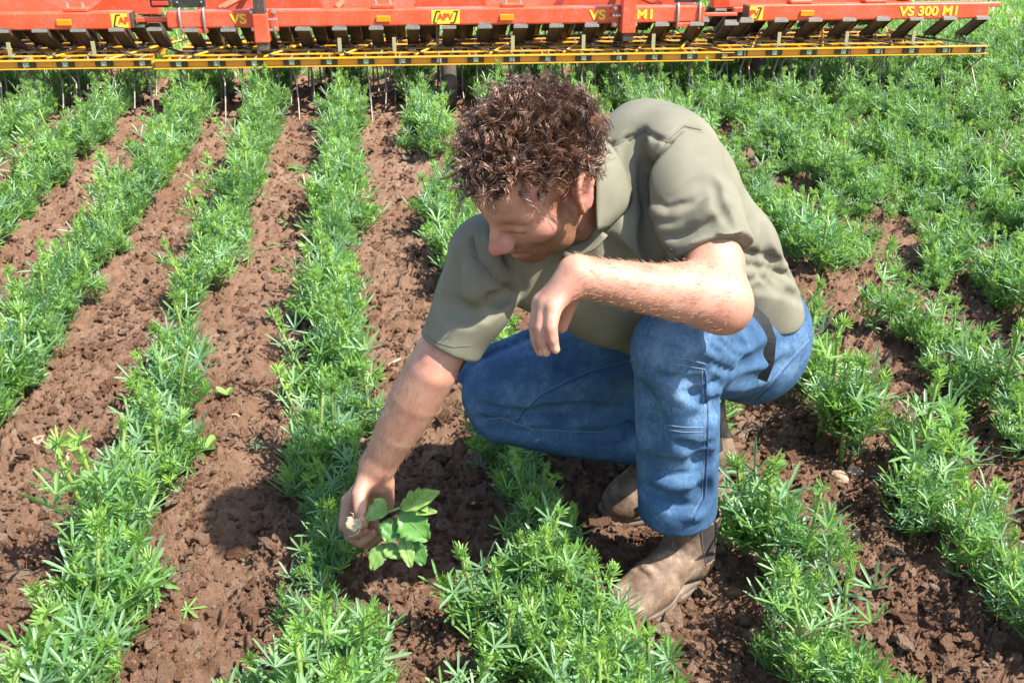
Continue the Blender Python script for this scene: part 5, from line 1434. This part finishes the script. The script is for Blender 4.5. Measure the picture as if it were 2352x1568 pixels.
def sprout(name, px, py, n, L, W, el, mat, label, cat, grp=None, curl=0.0):
    t = empty(name, tuple(on_soil(px, py))); tag(t, label, cat, grp)
    for k in range(n):
        a = k * 6.28 / n + dr.normal() * 0.4; e = el + dr.normal() * 0.15; l = L * dr.uniform(0.7, 1.15)
        d = np.array([math.cos(a) * math.cos(e), math.sin(a) * math.cos(e), math.sin(e)]); s = np.array([-math.sin(a), math.cos(a), 0]); vs, fs = [], []
        for i in range(7):
            q = i / 6; w = W * math.sin(math.pi * (0.08 + 0.86 * q)) ** 0.7; p = d * l * q + np.array([0, 0, -curl * l * q * q + 0.003])
            u = np.array([0, 0, w * 0.35]); vs += [p - s * w + u, p, p + s * w + u]
        for i in range(6): fs += [(i * 3, i * 3 + 1, i * 3 + 4, i * 3 + 3), (i * 3 + 1, i * 3 + 2, i * 3 + 5, i * 3 + 4)]
        mesh_obj('leaf', vs, fs, mat, t, True)
    return t
sprout('seedling', 480, 1040, 6, 0.040, 0.011, 0.45, M_WEED, 'small round leaved weed seedling at the edge of the second row', 'weed')
sprout('seedling', 522, 915, 5, 0.034, 0.010, 0.6, M_WEED, 'pale round leaved weed seedling beside bare soil, above another seedling', 'weed')
sprout('uprooted_weed', 672, 515, 9, 0.085, 0.006, 0.35, M_WEED, 'uprooted weed with narrow leaves lying on soil, farthest of three in that gap', 'weed', 'uprooted weeds between two rows', 0.3)
sprout('uprooted_weed', 660, 560, 8, 0.090, 0.004, 0.2, M_YOUNG, 'wilting narrow leaved weed lying on soil, middle of three in that gap', 'weed', 'uprooted weeds between two rows', 0.15)
sprout('uprooted_weed', 640, 612, 6, 0.05, 0.006, 0.3, M_WEEDD, 'small dark weed lying on soil, nearest of three in that gap', 'weed', 'uprooted weeds between two rows', 0.2)
sprout('seedling', 1425, 1098, 4, 0.020, 0.007, 0.5, M_WEED, "tiny seedling on shaded soil beside the man's far boot", 'weed')
sprout('seedling', 700, 395, 8, 0.10, 0.010, 0.4, M_WEEDD, 'broad leaved weed spreading from the left edge of the row under the hand', 'weed', None, 0.3)
sprout('grass_tuft', 2085, 1140, 6, 0.13, 0.0045, 0.7, M_BLUE, 'tuft of broad grass blades in the first whole row right of the man', 'grass', None, 0.5)
sprout('grass_tuft', 1735, 345, 6, 0.20, 0.008, 1.2, M_BLUE, "tall grass tuft standing beyond the man's back", 'grass', None, 0.2)
sprout('grass_tuft', 2170, 465, 5, 0.22, 0.009, 1.15, M_LEAF, 'tall grass tuft in the dense lupins far right of the man', 'grass', None, 0.2)
sprout('grass_tuft', 830, 640, 4, 0.14, 0.005, 1.0, M_LEAF, 'thin grass tuft at the right edge of the row under the hand', 'grass', None, 0.4)
def stick(px0, py0, px1, py1, r, mat, label, name='stick'):
    a, b_ = on_soil(px0, py0, 0.006), on_soil(px1, py1, 0.006); m = MB()
    pts = [a + (b_ - a) * t + np.array([dr.normal() * 0.002, dr.normal() * 0.002, 0.004 * math.sin(3.14 * t)]) for t in np.linspace(0, 1, 6)]
    m.tube(pts, [r * f for f in (0.7, 1, 1.1, 1, 0.95, 0.6)], 7); tag(m.build(name, mat, None, True), label, 'stick')
stick(145, 1095, 172, 1028, 0.0048, M_ROOT, 'curved brown stick on soil left of the second row')
stick(2205, 1040, 2252, 1098, 0.0030, M_STRAW, 'dry straw on soil at the right, beyond the first whole row', 'straw')
stick(62, 1072, 72, 1040, 0.0018, M_STRAW, 'short pale straw on soil close to the left edge', 'straw')
stick(530, 968, 552, 962, 0.0016, M_STRAW, 'thin straw on bare soil beside the pale seedling', 'straw')
sprout('dry_leaf', 893, 838, 2, 0.055, 0.007, 0.25, M_PALE, 'pale dry leaf on soil left of the bent knee', 'leaf')
def stone(px, py, r, label):
    bm = bmesh.new(); bmesh.ops.create_icosphere(bm, subdivisions=3, radius=1.0); ks = dr.normal(size=(6, 3)) * 2; ph = dr.uniform(0, 6, 6)
    for v in bm.verts:
        c = np.array(v.co); v.co = Vector(c * (1 + 0.09 * sum(math.sin(float(ks[i] @ c) * 1.5 + ph[i]) for i in range(6))) * r * np.array([1.1, 0.9, 0.6]))
    me = bpy.data.meshes.new('clod'); bm.to_mesh(me); bm.free(); me.materials.append(m_pale)
    o = bpy.data.objects.new('clod', me); COL.objects.link(o); o.location = on_soil(px, py, r * 0.25); o.rotation_euler[2] = dr.uniform(0, 6)
    tag(o, label, 'clod')
m_pale = simple_mat('dry_crust', (0.32, 0.215, 0.145), 0.95, 0, 0.3, 60, 0.8, 220)
stone(1965, 1092, 0.020, 'large pale crusted clod left of the grass tuft, right of the man')
stone(1925, 1120, 0.017, 'pale crusted clod just left of the largest clod, right of the man')
stone(1975, 1245, 0.015, 'rounded pale clod below the two large clods, right of the man')
stone(95, 1020, 0.017, 'pale crusted clod near the left edge, left of the curved stick')
stone(415, 1360, 0.007, 'small whitish clod on the pressed soil between two rows')
stone(345, 245, 0.030, 'round pinkish clod between far rows at the upper left')
